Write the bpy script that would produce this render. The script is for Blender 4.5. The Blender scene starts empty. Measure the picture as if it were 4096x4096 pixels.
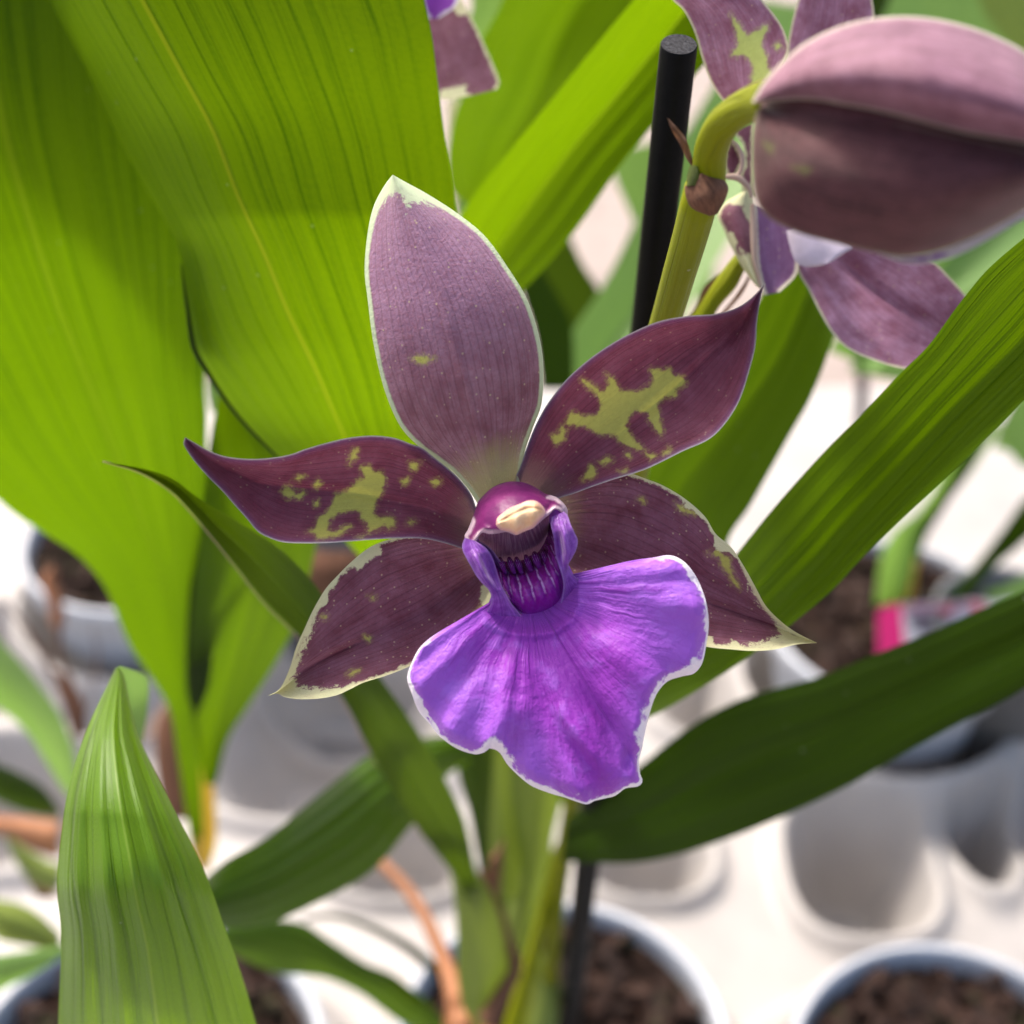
import bpy, math, random
import numpy as np
from mathutils import Vector, Matrix
R = math.radians
random.seed(7); rng = np.random.RandomState(7)

# ------------------------------------------------------------------ camera, world, sun, exposure
scn = bpy.context.scene
PITCH, FOV = R(38), R(40.0)
CAM = np.array([0.0, 0.0, 0.60])
cd = bpy.data.cameras.new('camera'); cam = bpy.data.objects.new('camera', cd)
scn.collection.objects.link(cam); scn.camera = cam
cam.location = CAM; cam.rotation_euler = (R(90) - PITCH, 0, 0)
cd.sensor_width = 36; cd.angle = FOV; cd.clip_start = 0.005; cd.clip_end = 60
cd.dof.use_dof = True; cd.dof.focus_distance = 0.166; cd.dof.aperture_fstop = 16.0
scn.render.resolution_x = scn.render.resolution_y = 1024

SUN = np.array([-0.34, 0.50, 0.80]); SUN = SUN / np.linalg.norm(SUN)
w = bpy.data.worlds.new('World'); scn.world = w; w.use_nodes = True
nt = w.node_tree; bg = nt.nodes['Background']
sky = nt.nodes.new('ShaderNodeTexSky'); sky.sky_type = 'NISHITA'; sky.sun_disc = False
sky.sun_elevation = math.asin(SUN[2]); sky.sun_rotation = math.atan2(SUN[0], SUN[1])
sky.dust_density = 6.0; sky.air_density = 1.0; sky.ozone_density = 0.6
nt.links.new(sky.outputs[0], bg.inputs[0]); bg.inputs[1].default_value = 0.15
sl = bpy.data.lights.new('sun', 'SUN'); sl.energy = 2.0; sl.angle = R(6.0); sl.color = (1, 0.94, 0.85)
so = bpy.data.objects.new('sun', sl); scn.collection.objects.link(so)
so.rotation_euler = Vector(SUN).to_track_quat('Z', 'Y').to_euler()
vs = scn.view_settings; vs.view_transform = 'Standard'; vs.look = 'None'; vs.gamma = 1; vs.use_curve_mapping = False
vs.exposure = 1.12

# ------------------------------------------------------------------ projection helpers (photo measured on a 1932 px square)
W = 1932.0; K = 2 * math.tan(FOV / 2)
FW = np.array([0, math.cos(PITCH), -math.sin(PITCH)]); UP = np.array([0, math.sin(PITCH), math.cos(PITCH)]); RT = np.array([1.0, 0, 0])
def P3(x, y, d):
    x = np.asarray(x, float); y = np.asarray(y, float); d = np.asarray(d, float)
    xo = (x - W / 2) / W * K; yo = (y - W / 2) / W * K
    return CAM + d[..., None] * (FW + xo[..., None] * RT - yo[..., None] * UP)
def pz(x, y, z):                    # point seen at (x, y) on the horizontal plane z
    yo = (y - W / 2) / W * K
    return P3(x, y, (CAM[2] - z) / (math.sin(PITCH) + yo * math.cos(PITCH)))
def crop(x0, y0, s):
    return lambda *p: [((x0 + a * s) * W / 4096, (y0 + b * s) * W / 4096) for a, b in p]
k1 = crop(1000, 600, 1.1905); k2 = crop(1500, 1700, .8284); k3 = crop(2400, 0, .8778); k4 = crop(0, 0, 1.0352)
k5 = crop(0, 2000, 1.0846); k6 = crop(1800, 2800, 1.1884); k7 = crop(2600, 1200, .9315)
j1 = crop(1750, 1850, .3623); j2 = crop(700, 1600, .6729); j3 = crop(2000, 1000, .8802); j4 = crop(0, 1900, .6729)
j5 = crop(0, 3000, .6211); j6 = crop(1200, 2900, .7246); j7 = crop(3000, 1900, .6728); j8 = crop(1600, 0, .7246)
pp = lambda *p: list(p)

def smooth(pts, n):
    p = np.array(pts, float)
    if p.ndim == 1: p = p[:, None]
    if len(p) == 1: return np.repeat(p, n, 0)
    q = np.vstack([2 * p[0] - p[1], p, 2 * p[-1] - p[-2]])
    out = []
    for i in range(1, len(q) - 2):
        t = np.linspace(0, 1, 12, endpoint=False)[:, None]
        a, b, c, d = q[i - 1], q[i], q[i + 1], q[i + 2]
        # centripetal-ish safe catmull
        m1 = (c - a) / 2; m2 = (d - b) / 2
        L = np.linalg.norm(c - b)
        for m in (m1, m2):
            l = np.linalg.norm(m)
            if l > L * 1.2 and l > 0: m *= L * 1.2 / l
        h = t
        out.append((2*h**3-3*h**2+1)*b + (h**3-2*h**2+h)*m1 + (-2*h**3+3*h**2)*c + (h**3-h**2)*m2)
    out.append(p[-1:]); out = np.vstack(out)
    return out
def resample(pts, n):
    c = smooth(pts, n); s = np.r_[0, np.cumsum(np.linalg.norm(np.diff(c, axis=0), axis=1))]
    t = np.linspace(0, s[-1], n)
    return np.stack([np.interp(t, s, c[:, i]) for i in range(c.shape[1])], 1)
def prof(v, n):
    v = np.atleast_1d(np.array(v, float))
    if len(v) == 1: return np.full(n, v[0])
    c = smooth(v, n)[:, 0]
    return np.interp(np.linspace(0, 1, n), np.linspace(0, 1, len(c)), c)
def seg_dist(Q, poly, closed=False):
    P = np.array(poly, float)
    if closed: P = np.vstack([P, P[:1]])
    best = np.full(len(Q), 1e9)
    for a, b in zip(P[:-1], P[1:]):
        ab = b - a; l2 = (ab * ab).sum() + 1e-9
        h = np.clip(((Q - a) @ ab) / l2, 0, 1)[:, None]
        best = np.minimum(best, np.linalg.norm(Q - a - h * ab, axis=1))
    return best
def crease_w(Q, poly, wd):
    P = np.array(poly, float); L = np.r_[0, np.cumsum(np.linalg.norm(np.diff(P, axis=0), axis=1))]
    best = np.full(len(Q), 1e9); tau = np.zeros(len(Q))
    for i, (a, b) in enumerate(zip(P[:-1], P[1:])):
        ab = b - a; h = np.clip(((Q - a) @ ab) / ((ab * ab).sum() + 1e-9), 0, 1); d = np.linalg.norm(Q - a - h[:, None] * ab, axis=1)
        m = d < best; best = np.where(m, d, best); tau = np.where(m, (L[i] + h * (L[i + 1] - L[i])) / L[-1], tau)
    return np.exp(-(best / wd) ** 2) * np.sin(np.pi * np.clip(tau * .96 + .02, 0, 1)) ** .7
def sdf(Q, poly):
    P = np.array(poly, float); ins = np.zeros(len(Q), bool); n = len(P)
    for i in range(n):
        a, b = P[i], P[(i + 1) % n]
        c = ((a[1] > Q[:, 1]) != (b[1] > Q[:, 1]))
        with np.errstate(divide='ignore', invalid='ignore'):
            xi = (b[0] - a[0]) * (Q[:, 1] - a[1]) / (b[1] - a[1] + 1e-12) + a[0]
        ins ^= c & (Q[:, 0] < xi)
    d = seg_dist(Q, P, True)
    return np.where(ins, d, -d)

# ------------------------------------------------------------------ object helpers
def tag(o, label=None, cat=None, group=None, kind=None):
    for k, v in (('label', label), ('category', cat), ('group', group), ('kind', kind)):
        if v: o[k] = v
    return o
def link(o, parent=None):
    scn.collection.objects.link(o)
    if parent:
        o.parent = parent; pm = parent
        o.matrix_parent_inverse = wm(parent).inverted()
    return o
def wm(o):
    m = o.matrix_basis.copy()
    if o.parent: m = wm(o.parent) @ o.matrix_parent_inverse @ m
    return m
def thing(name, loc, label, cat, group=None):
    o = bpy.data.objects.new(name, None); o.location = tuple(loc); o.empty_display_size = .01
    scn.collection.objects.link(o); return tag(o, label, cat, group)
def mesh_obj(name, V, F, mat, parent=None, uv=None, attrs=None, smooth_=True):
    me = bpy.data.meshes.new(name); me.from_pydata([tuple(v) for v in V], [], [tuple(f) for f in F])
    if smooth_: me.polygons.foreach_set('use_smooth', [True] * len(me.polygons))
    if uv is not None:
        l = me.uv_layers.new(name='UVMap'); idx = np.zeros(len(me.loops), int); me.loops.foreach_get('vertex_index', idx)
        l.data.foreach_set('uv', np.asarray(uv, np.float32)[idx].ravel())
    for k, v in (attrs or {}).items():
        a = me.attributes.new(k, 'FLOAT', 'POINT'); a.data.foreach_set('value', np.asarray(v, np.float32))
    me.materials.append(mat); me.update()
    return link(bpy.data.objects.new(name, me), parent)
def grid_faces(n, m, wrap=False):
    i, j = np.meshgrid(np.arange(n - 1), np.arange(m if wrap else m - 1), indexing='ij')
    a = i * m + j; b = i * m + (j + 1) % m
    return np.stack([a, b, b + m, a + m], -1).reshape(-1, 4)
def lump(x, y, seed, s):
    r = np.random.RandomState(seed); z = 0
    for k in range(7):
        a = r.uniform(0, 6.28); f = s * r.uniform(.5, 1.8); ph = r.uniform(0, 6.28)
        z = z + np.sin((x * math.cos(a) + y * math.sin(a)) * f + ph)
    return z / 7

# a leaf/petal sheet between two edge curves (base -> tip), with its own depth relief
def sheet(name, A, B, mat, parent, d, M=None, dA=None, dB=None, nt=70, ns=40, fold=0, bulge=0, wave=None, pleat=None,
          lumps=(0, .02, 1), crease=(), masks=None, post=None, ext=None, thick=0):
    a = resample(A, nt); b = resample(B, nt)
    s = np.linspace(0, 1, ns)[None, :, None]; t = np.linspace(0, 1, nt)
    if M is not None:
        m = resample(M, nt)[:, None]
        Q = a[:, None] * (1 - s) * (1 - 2 * s) + m * 4 * s * (1 - s) + b[:, None] * s * (2 * s - 1)
    else: Q = a[:, None] * (1 - s) + b[:, None] * s
    s = s[..., 0]; T = t[:, None] + 0 * s; S = s + 0 * T; q = 2 * S - 1
    dm = prof(d, nt)[:, None]
    D = dm + 0 * S
    if dA is not None or dB is not None:
        da = prof(dA if dA is not None else d, nt)[:, None]; db = prof(dB if dB is not None else d, nt)[:, None]
        D = da * (1 - S) * (1 - 2 * S) + dm * 4 * S * (1 - S) + db * S * (2 * S - 1)
    env = np.sin(np.pi * np.clip(T, 0, 1)) ** .5
    D = D + prof(fold, nt)[:, None] * (np.sqrt(q * q + .004)) + prof(bulge, nt)[:, None] * (1 - q * q)
    for (am, f, ph, side) in (wave or ()):
        wgt = np.clip(q * side, 0, 1) ** 2 if side else q * q
        D = D + am * wgt * np.sin(2 * np.pi * f * T + ph) * env
    for (am, f, ph) in (pleat or ()):
        D = D + am * (.5 + .5 * np.sin(2 * np.pi * f * S + ph + 1.5 * lump(Q[..., 0], Q[..., 1], 77, .004))) * np.clip((1.02 - T) * 2.0, 0, 1)
    D = D + lumps[0] * lump(Q[..., 0], Q[..., 1], lumps[2], lumps[1])
    fl = Q.reshape(-1, 2); D = D.ravel()
    for (line, wd, am) in crease:
        D = D + am * crease_w(fl, line, wd)
    edge = np.minimum(seg_dist(fl, a), seg_dist(fl, b))
    at = {'edge': edge, 'cdist': np.linalg.norm(fl - np.array([975., 985.]), axis=1)}
    for dk in ('blot', 'tip'):
        if dk not in (masks or {}): at[dk] = np.full(len(fl), -60.)
    for k, polys in (masks or {}).items():
        at[k] = np.max([sdf(fl, p) for p in polys], 0)
    V = P3(fl[:, 0], fl[:, 1], D)
    o = mesh_obj(name, V, grid_faces(nt, ns), mat, parent, np.stack([S.ravel(), T.ravel()], 1), at)
    if thick:
        md = o.modifiers.new('thickness', 'SOLIDIFY'); md.thickness = thick; md.offset = 0
    return o

# a closed body between two edge curves: elliptical cross-section
def body(name, A, B, mat, parent, d, k=1.0, nt=50, na=28, masks=None, ripple=None, lumps=(0, .02, 1), closed_ends=True):
    a = resample(A, nt); b = resample(B, nt); c = (a + b) / 2; h = (a - b) / 2
    th = np.linspace(0, 2 * np.pi, na, endpoint=False)[None, :]
    dm = prof(d, nt)[:, None]; hw = np.linalg.norm(h, axis=1)[:, None] / W * K * dm
    rr = 1 + (0 if ripple is None else ripple[0] * np.cos(ripple[1] * th + ripple[2]))
    Q = c[:, None] + h[:, None] * (np.cos(th) * rr)[..., None]
    D = dm - prof(k, nt)[:, None] * hw * np.sin(th) * rr
    D = D + lumps[0] * lump(Q[..., 0], Q[..., 1], lumps[2], lumps[1])
    fl = Q.reshape(-1, 2); V = P3(fl[:, 0], fl[:, 1], D.ravel())
    F = [tuple(f) for f in grid_faces(nt, na, True)]
    if closed_ends: F += [tuple(range(na))[::-1], tuple(range((nt - 1) * na, nt * na))]
    at = {'edge': 40 * np.abs(np.sin(th + 0 * dm)).ravel()}
    for dk in ('blot', 'tip'):
        if dk not in (masks or {}): at[dk] = np.full(len(fl), -60.)
    for kk, polys in (masks or {}).items(): at[kk] = np.max([sdf(fl, p) for p in polys], 0)
    uv = np.stack([(th / (2 * np.pi) + 0 * dm).ravel(), (np.linspace(0, 1, nt)[:, None] + 0 * th).ravel()], 1)
    return mesh_obj(name, V, F, mat, parent, uv, at)

def tube(name, pts, rad, mat, parent=None, n=14, m=40, cap=True, flat=1.0):
    """pts: list of (x, y, depth) in photo pixels / metres; rad in metres"""
    p = np.array(pts, float); s = resample(P3(p[:, 0], p[:, 1], p[:, 2]), m); r = prof(rad, m)
    V = []; prev = None
    for i in range(m):
        tg = Vector(s[min(i + 1, m - 1)] - s[max(i - 1, 0)]).normalized()
        if prev is None: prev = tg.orthogonal().normalized()
        nn = (prev - tg * prev.dot(tg)).normalized(); prev = nn; bb = tg.cross(nn)
        for k in range(n):
            a = 2 * math.pi * k / n
            V.append(Vector(s[i]) + nn * (math.cos(a) * r[i]) + bb * (math.sin(a) * r[i] * flat))
    F = [tuple(f) for f in grid_faces(m, n, True)]
    if cap: F += [tuple(range(n))[::-1], tuple(range((m - 1) * n, m * n))]
    uv = [(k / n, i / m) for i in range(m) for k in range(n)]
    return mesh_obj(name, V, F, mat, parent, uv)

# ------------------------------------------------------------------ material helpers
class NT:
    def __init__(s, name):
        s.m = bpy.data.materials.new(name); s.m.use_nodes = True; s.t = s.m.node_tree; s.n = s.t.nodes
        for x in list(s.n): s.n.remove(x)
        s.out = s.n.new('ShaderNodeOutputMaterial')
    def L(s, a, b): s.t.links.new(a, b)
    def put(s, sock, v):
        if hasattr(v, 'links') or isinstance(v, bpy.types.NodeSocket): s.L(v, sock)
        elif v is not None:
            if isinstance(v, (tuple, list)) and len(v) == 3 and sock.type == 'RGBA': v = (*v, 1)
            sock.default_value = v
    def math(s, op, a, b=None, c=None, clamp=False):
        n = s.n.new('ShaderNodeMath'); n.operation = op; n.use_clamp = clamp
        for i, v in enumerate((a, b, c)):
            if v is not None: s.put(n.inputs[i], v)
        return n.outputs[0]
    def mix(s, f, a, b, mode='MIX'):
        n = s.n.new('ShaderNodeMix'); n.data_type = 'RGBA'; n.blend_type = mode
        s.put(n.inputs[0], f); s.put(n.inputs[6], a); s.put(n.inputs[7], b); return n.outputs[2]
    def step(s, x, lo, hi, a=0.0, b=1.0):
        n = s.n.new('ShaderNodeMapRange'); n.interpolation_type = 'SMOOTHSTEP'
        s.put(n.inputs[0], x)
        for i, v in enumerate((lo, hi, a, b)): s.put(n.inputs[i + 1], v)
        return n.outputs[0]
    def attr(s, k):
        n = s.n.new('ShaderNodeAttribute'); n.attribute_name = k; return n.outputs['Fac']
    def uv(s):
        n = s.n.new('ShaderNodeUVMap'); n.uv_map = 'UVMap'
        x = s.n.new('ShaderNodeSeparateXYZ'); s.L(n.outputs[0], x.inputs[0]); return x.outputs[0], x.outputs[1], n.outputs[0]
    def vec(s, x, y, z=0.0):
        n = s.n.new('ShaderNodeCombineXYZ'); s.put(n.inputs[0], x); s.put(n.inputs[1], y); s.put(n.inputs[2], z); return n.outputs[0]
    def scale(s, v, sc):
        n = s.n.new('ShaderNodeMapping'); s.L(v, n.inputs[0]); n.inputs['Scale'].default_value = sc; return n.outputs[0]
    def obj(s):
        n = s.n.new('ShaderNodeNewGeometry'); return n.outputs['Position']
    def noise(s, v, sc=1.0, det=3, rough=.55, dist=0.0):
        n = s.n.new('ShaderNodeTexNoise'); s.L(v, n.inputs['Vector']); n.inputs['Scale'].default_value = sc
        n.inputs['Detail'].default_value = det; n.inputs['Roughness'].default_value = rough; n.inputs['Distortion'].default_value = dist
        return n.outputs['Fac']
    def vor(s, v, sc=1.0, feat='F1'):
        n = s.n.new('ShaderNodeTexVoronoi'); s.L(v, n.inputs['Vector']); n.inputs['Scale'].default_value = sc; n.feature = feat
        return n.outputs['Distance'], n.outputs['Color']
    def bump(s, h, dist, strength=1.0, prev=None):
        n = s.n.new('ShaderNodeBump'); s.L(h, n.inputs['Height']); n.inputs['Distance'].default_value = dist
        n.inputs['Strength'].default_value = strength
        if prev is not None: s.L(prev, n.inputs['Normal'])
        return n.outputs[0]
    def pbr(s, col, rough=.5, nrm=None, spec=.5, sheen=0, trans=None, transf=.4, sss=0, coat=0):
        b = s.n.new('ShaderNodeBsdfPrincipled'); s.put(b.inputs['Base Color'], col); s.put(b.inputs['Roughness'], rough)
        b.inputs['Specular IOR Level'].default_value = spec
        if sheen: b.inputs['Sheen Weight'].default_value = sheen; b.inputs['Sheen Roughness'].default_value = .4
        if coat: b.inputs['Coat Weight'].default_value = coat
        if nrm is not None: s.L(nrm, b.inputs['Normal'])
        if trans is None: s.L(b.outputs[0], s.out.inputs[0]); return s.m
        tr = s.n.new('ShaderNodeBsdfTranslucent'); s.put(tr.inputs[0], trans)
        if nrm is not None: s.L(nrm, tr.inputs[1])
        mx = s.n.new('ShaderNodeMixShader'); s.put(mx.inputs[0], transf)
        s.L(b.outputs[0], mx.inputs[1]); s.L(tr.outputs[0], mx.inputs[2]); s.L(mx.outputs[0], s.out.inputs[0])
        return s.m

def leafmat(name, refl, trans, tf=.55, rough=.42, veins=26, vc=.5, rib=.5, ribcol=(.45, .5, .03), seed=0., spec=.4, ribw=.012, bump=.00025):
    n = NT(name); u, v, uv = n.uv()
    lo = n.noise(n.scale(n.vec(u, v, seed), (veins * 1.0, .9, 1)), 1, 4, .6)
    fine = n.noise(n.scale(n.vec(u, v, seed + 3), (veins * 5, 1.6, 1)), 1, 2, .5)
    cell = n.noise(n.scale(n.vec(u, v, seed + 5), (95, 150, 1)), 1, 3, .7)
    lng = n.noise(n.scale(n.vec(u, v, seed + 9), (2.5, 2.2, 1)), 1, 2)
    lines = n.step(fine, .52, .68)
    main = n.step(lo, .50, .66)
    wv = n.noise(n.scale(n.vec(u, v, seed + 12), (3, 1, 1)), 1, 2)
    sn = n.math('ABSOLUTE', n.math('SINE', n.math('MULTIPLY_ADD', u, math.pi * veins * .85, n.math('MULTIPLY', wv, 9))))
    pin = n.math('MULTIPLY', n.step(sn, .05, .42, 1, 0), n.math('MULTIPLY_ADD', n.step(lo, .42, .58), .8, .25))
    lines = n.math('MAXIMUM', n.math('MULTIPLY', lines, .6), pin)
    k = n.math('MULTIPLY_ADD', lines, .85 * vc, n.math('MULTIPLY', main, .22 * vc))
    k = n.math('ADD', k, n.math('MULTIPLY', n.math('SUBTRACT', cell, .5), 1.0 * vc))
    k = n.math('ADD', k, n.math('MULTIPLY', n.math('SUBTRACT', lng, .5), .55))
    dist = n.math('ABSOLUTE', n.math('SUBTRACT', u, .5))
    ribm = n.math('MULTIPLY', n.step(dist, ribw * .4, ribw, 1, 0), rib)
    blot = n.noise(n.obj(), 600, 2); spot = n.step(blot, .80, .83)
    vd, vcx = n.vor(n.obj(), 330); sx = n.n.new('ShaderNodeSeparateColor'); n.L(vcx, sx.inputs[0])
    dust = n.math('MULTIPLY', n.math('MULTIPLY', n.step(vd, .04, .11, 1, 0), n.step(sx.outputs[0], .86, .87)), .55)
    kc = n.math('MAXIMUM', n.math('MINIMUM', k, 1.0), -0.3)
    t0 = n.mix(kc, trans, tuple(c * f for c, f in zip(trans, (.42, .58, .4))))
    t1 = n.mix(ribm, t0, ribcol); t1 = n.mix(spot, t1, (.08, .05, .01))
    r0 = n.mix(kc, refl, tuple(c * .6 for c in refl)); r1 = n.mix(n.math('MULTIPLY', ribm, .6), r0, ribcol); r1 = n.mix(spot, r1, (.05, .03, .01)); r1 = n.mix(dust, r1, (.45, .45, .38))
    hgt = n.math('ADD', n.math('MULTIPLY', main, -.6), n.math('MULTIPLY', lines, -.3))
    hgt = n.math('ADD', hgt, n.math('MULTIPLY', cell, .25))
    nr = n.bump(hgt, bump)
    return n.pbr(r1, rough, nr, spec, 0, t1, tf)

def petalmat(name, main=(.105, .028, .055), alt=(.16, .07, .15), blot=(.48, .47, .10), rim=(.62, .62, .36), tf=.22, sheen=.08,
             rimw=9.0, rimn=14.0, basec=(.42, .36, .2), base=(60, 150), tipw=0.0, speck=1.0, seed=0., pale=0.0, striae=.35, bluerim=0.0, ragged=0.0):
    n = NT(name); u, v, uv = n.uv(); pos = n.obj()
    # long soft streaks following the petal, velvety mottling
    st = n.noise(n.scale(n.vec(u, v, seed), (60, 2.2, 1)), 1, 4, .65)
    st2 = n.noise(n.scale(n.vec(u, v, seed + 2), (9, 3, 1)), 1, 4, .6)
    mot = n.noise(pos, 420, 4, .6); grain = n.noise(pos, 2600, 3, .6)
    f = n.math('MULTIPLY_ADD', st, striae, n.math('MULTIPLY', st2, .6)); f = n.math('MULTIPLY_ADD', mot, .75, f)
    f = n.step(f, .55, 1.15)
    col = n.mix(f, main, alt)
    if pale: 
        pf = n.math('MULTIPLY', n.step(v, .30, .72), pale); col = n.mix(pf, col, (.34, .20, .34))  # lilac sheen of the upper sepal, mixed into the colour
    col = n.mix(n.step(grain, .35, .75, 0, .5), col, tuple(c * 1.5 for c in main))
    pv = n.math('ABSOLUTE', n.math('SINE', n.math('MULTIPLY_ADD', u, math.pi * 21, n.math('MULTIPLY', st2, 3.0))))
    col = n.mix(n.math('MULTIPLY', n.step(pv, .02, .45, 1, 0), .30), col, tuple(c * .45 for c in main))
    # pale specks
    vd, vcx = n.vor(pos, 1300); sx = n.n.new('ShaderNodeSeparateColor'); n.L(vcx, sx.inputs[0])
    sp = n.math('MULTIPLY', n.step(vd, .10, .22, 1, 0), n.step(sx.outputs[0], .66, .68)); sp = n.math('MULTIPLY', sp, .55 * speck)
    col = n.mix(sp, col, (.5, .4, .25))
    # base of the petal, pale green-cream
    bn = n.math('MULTIPLY_ADD', n.math('SUBTRACT', n.math('MULTIPLY_ADD', mot, .6, n.math('MULTIPLY', st, .5)), .5), 90, n.attr('cdist'))
    bm = n.step(bn, base[0], base[1], 1, 0); bm = n.math('MULTIPLY', bm, .8); col = n.mix(bm, col, basec)
    # blotches
    bl = n.attr('blot'); b2 = n.math('ADD', bl, n.math('MULTIPLY', n.math('SUBTRACT', n.noise(pos, 1000, 5, .65), .5), 18))
    halo = n.math('MULTIPLY', n.step(b2, -11, -2), n.math('MULTIPLY_ADD', n.step(n.noise(pos, 2200, 3), .45, .62), .22, .08)); col = n.mix(halo, col, blot)
    bq = n.step(b2, -3.5, 3.5); col = n.mix(n.math('MULTIPLY', bq, .93), col, n.mix(n.noise(pos, 1500, 3), blot, tuple(c * .72 for c in blot)))
    # cream margin, ragged
    e = n.attr('edge'); rn = n.math('SUBTRACT', n.noise(pos, 1500, 6, .78, .4), .5)
    tipm = n.step(v, .78, .99, 0, tipw)
    rw = n.math('ADD', n.math('ADD', rimw, tipm), n.math('MULTIPLY', ragged, n.math('MULTIPLY', n.step(n.noise(pos, 160, 2), .5, .62), 1.0)))
    e2 = n.math('ADD', e, n.math('MULTIPLY', rn, rimn))
    rm = n.step(n.math('SUBTRACT', rw, e2), -2.0, 2.5)
    col = n.mix(n.math('MULTIPLY', rm, .92), col, rim)
    tp = n.math('ADD', n.math('SUBTRACT', n.attr('tip'), 4), n.math('MULTIPLY', rn, 60)); col = n.mix(n.math('MULTIPLY', n.step(tp, -3, 3), .92), col, rim)
    if bluerim: col = n.mix(n.math('MULTIPLY', n.step(e, 0, 16, 1, 0), bluerim), col, (.10, .06, .20))
    h = n.math('MULTIPLY_ADD', st, .8, n.math('MULTIPLY', grain, .5)); h = n.math('ADD', h, n.math('MULTIPLY', mot, .9))
    nr = n.bump(h, .00022)
    return n.pbr(col, .50, nr, .24, sheen, col, tf)

def simple(name, col, rough=.6, var=.25, sc=300, bump=0.0, spec=.4, trans=None, tf=.3, stretch=None):
    n = NT(name)
    if stretch: u, v, uv = n.uv(); ns = n.noise(n.scale(uv, stretch), 1, 4, .6)
    else: ns = n.noise(n.obj(), sc, 4, .6)
    c = n.mix(n.step(ns, .3, .7), tuple(x * (1 - var) for x in col), tuple(min(1, x * (1 + var)) for x in col))
    nr = n.bump(ns, bump) if bump else None
    tcol = None
    if trans: tcol = n.mix(n.step(ns, .3, .7), tuple(x * (1 - var) for x in trans), trans)
    return n.pbr(c, rough, nr, spec, 0, tcol, tf)

# ------------------------------------------------------------------ materials
M_leaf_big = leafmat('leaf_backlit', (.045, .095, .001), (.165, .285, .0004), .60, .5, 30, .8, .45, (.34, .38, .012), 1.0, .10, ribw=.010)
M_leaf_back = leafmat('leaf_broad', (.034, .080, .001), (.120, .225, .0004), .60, .5, 34, .95, .12, (.3, .36, .02), 4.0, .10)
M_leaf_bright = leafmat('leaf_bright', (.050, .10, .001), (.150, .265, .0005), .55, .5, 14, .35, .3, (.36, .5, .02), 7.0, .14)
M_leaf_mid = leafmat('leaf_mid', (.040, .080, .001), (.10, .185, .0005), .5, .42, 16, .7, .2, (.14, .24, .01), 7.0, .16)
M_leaf_low = leafmat('leaf_low', (.042, .098, .003), (.09, .17, .001), .35, .36, 12, .5, .2, (.1, .2, .02), 9.0, .28)
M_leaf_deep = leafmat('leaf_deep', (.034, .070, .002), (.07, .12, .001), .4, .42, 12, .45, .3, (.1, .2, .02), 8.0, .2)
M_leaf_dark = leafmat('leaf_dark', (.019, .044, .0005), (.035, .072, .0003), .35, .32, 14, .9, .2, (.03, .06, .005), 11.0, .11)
M_leaf_fore = leafmat('leaf_glossy', (.120, .245, .005), (.20, .34, .001), .40, .32, 7, .8, .3, (.4, .5, .08), 15.0, .5, bump=.0003)
M_leaf_pale = leafmat('leaf_pale', (.15, .28, .07), (.2, .36, .06), .4, .5, 10, .2, .2, (.4, .5, .1), 18.0)
M_sheath = leafmat('leaf_sheath', (.19, .25, .045), (.22, .30, .02), .35, .45, 12, .35, .0, (.4, .5, .1), 21.0)
M_lime = leafmat('stem_green', (.22, .25, .002), (.26, .30, .003), .12, .42, 8, .3, 0, (.4, .5, .1), 25.0, .15)
M_yellow = simple('yellow_leaf', (.66, .42, .05), .6, .2, trans=(.6, .38, .03), tf=.3, stretch=(20, 2, 1))
M_dry = simple('dry_brown', (.17, .075, .04), .7, .35, trans=(.25, .12, .05), tf=.2, stretch=(26, 3, 1), bump=.0003)
M_orange = simple('dried_stalk', (.34, .14, .06), .6, .4, trans=(.5, .25, .1), tf=.2, stretch=(20, 2, 1))
M_papery = simple('papery_sheath', (.55, .42, .34), .6, .2, trans=(.6, .4, .3), tf=.4, stretch=(20, 2, 1))
M_black = simple('black_plastic', (.002, .002, .002), .42, .4, 1500, .00005, .12)
M_cut = simple('cut_plastic', (.03, .03, .034), .8, .6, 2500, .0002, .2)
M_white = simple('white_plastic', (.42, .395, .378), .45, .08, 25, 0, .4, trans=(.75, .72, .69), tf=.22)
M_potw = simple('pot_plastic', (.44, .46, .50), .38, .06, 40, 0, .5)
M_grey = simple('grey_plastic', (.12, .125, .13), .5, .1, 40, 0, .4)

M_sepal = petalmat('sepal_purple', (.122, .032, .050), (.24, .105, .155), tf=.2, rimw=5, rimn=22, tipw=0, seed=1., base=(50, 150), ragged=16)
M_dorsal = petalmat('sepal_dorsal', (.150, .045, .062), (.33, .17, .22), rim=(.52, .62, .38), rimw=8, rimn=5, tipw=7, seed=3., base=(85, 190), pale=.6, basec=(.46, .42, .17), sheen=.2, speck=1.2)
M_petal = petalmat('petal_purple', (.120, .023, .044), (.20, .062, .100), rim=(.50, .52, .45), rimw=2.2, rimn=3.0, seed=5., base=(50, 150), basec=(.36,.24,.2), striae=.3, bluerim=.4, speck=.5)
M_far_petal = petalmat('petal_lilac', (.17, .06, .10), (.38, .22, .34), rim=(.55, .52, .36), rimw=4, rimn=6, seed=8., base=(-300, -200), striae=.3, blot=(.46, .56, .16))
M_streak = petalmat('petal_streaked', (.13, .05, .14), (.25, .14, .30), rim=(.62, .58, .46), rimw=6, rimn=8, seed=8., base=(-300, -200), striae=.3, blot=(.60, .54, .50))
M_bud = petalmat('bud_pink', (.12, .038, .062), (.40, .20, .27), rim=(.50, .45, .36), rimw=5, rimn=8, seed=9., base=(-300, -200), speck=0, striae=.5, sheen=.15)
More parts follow.
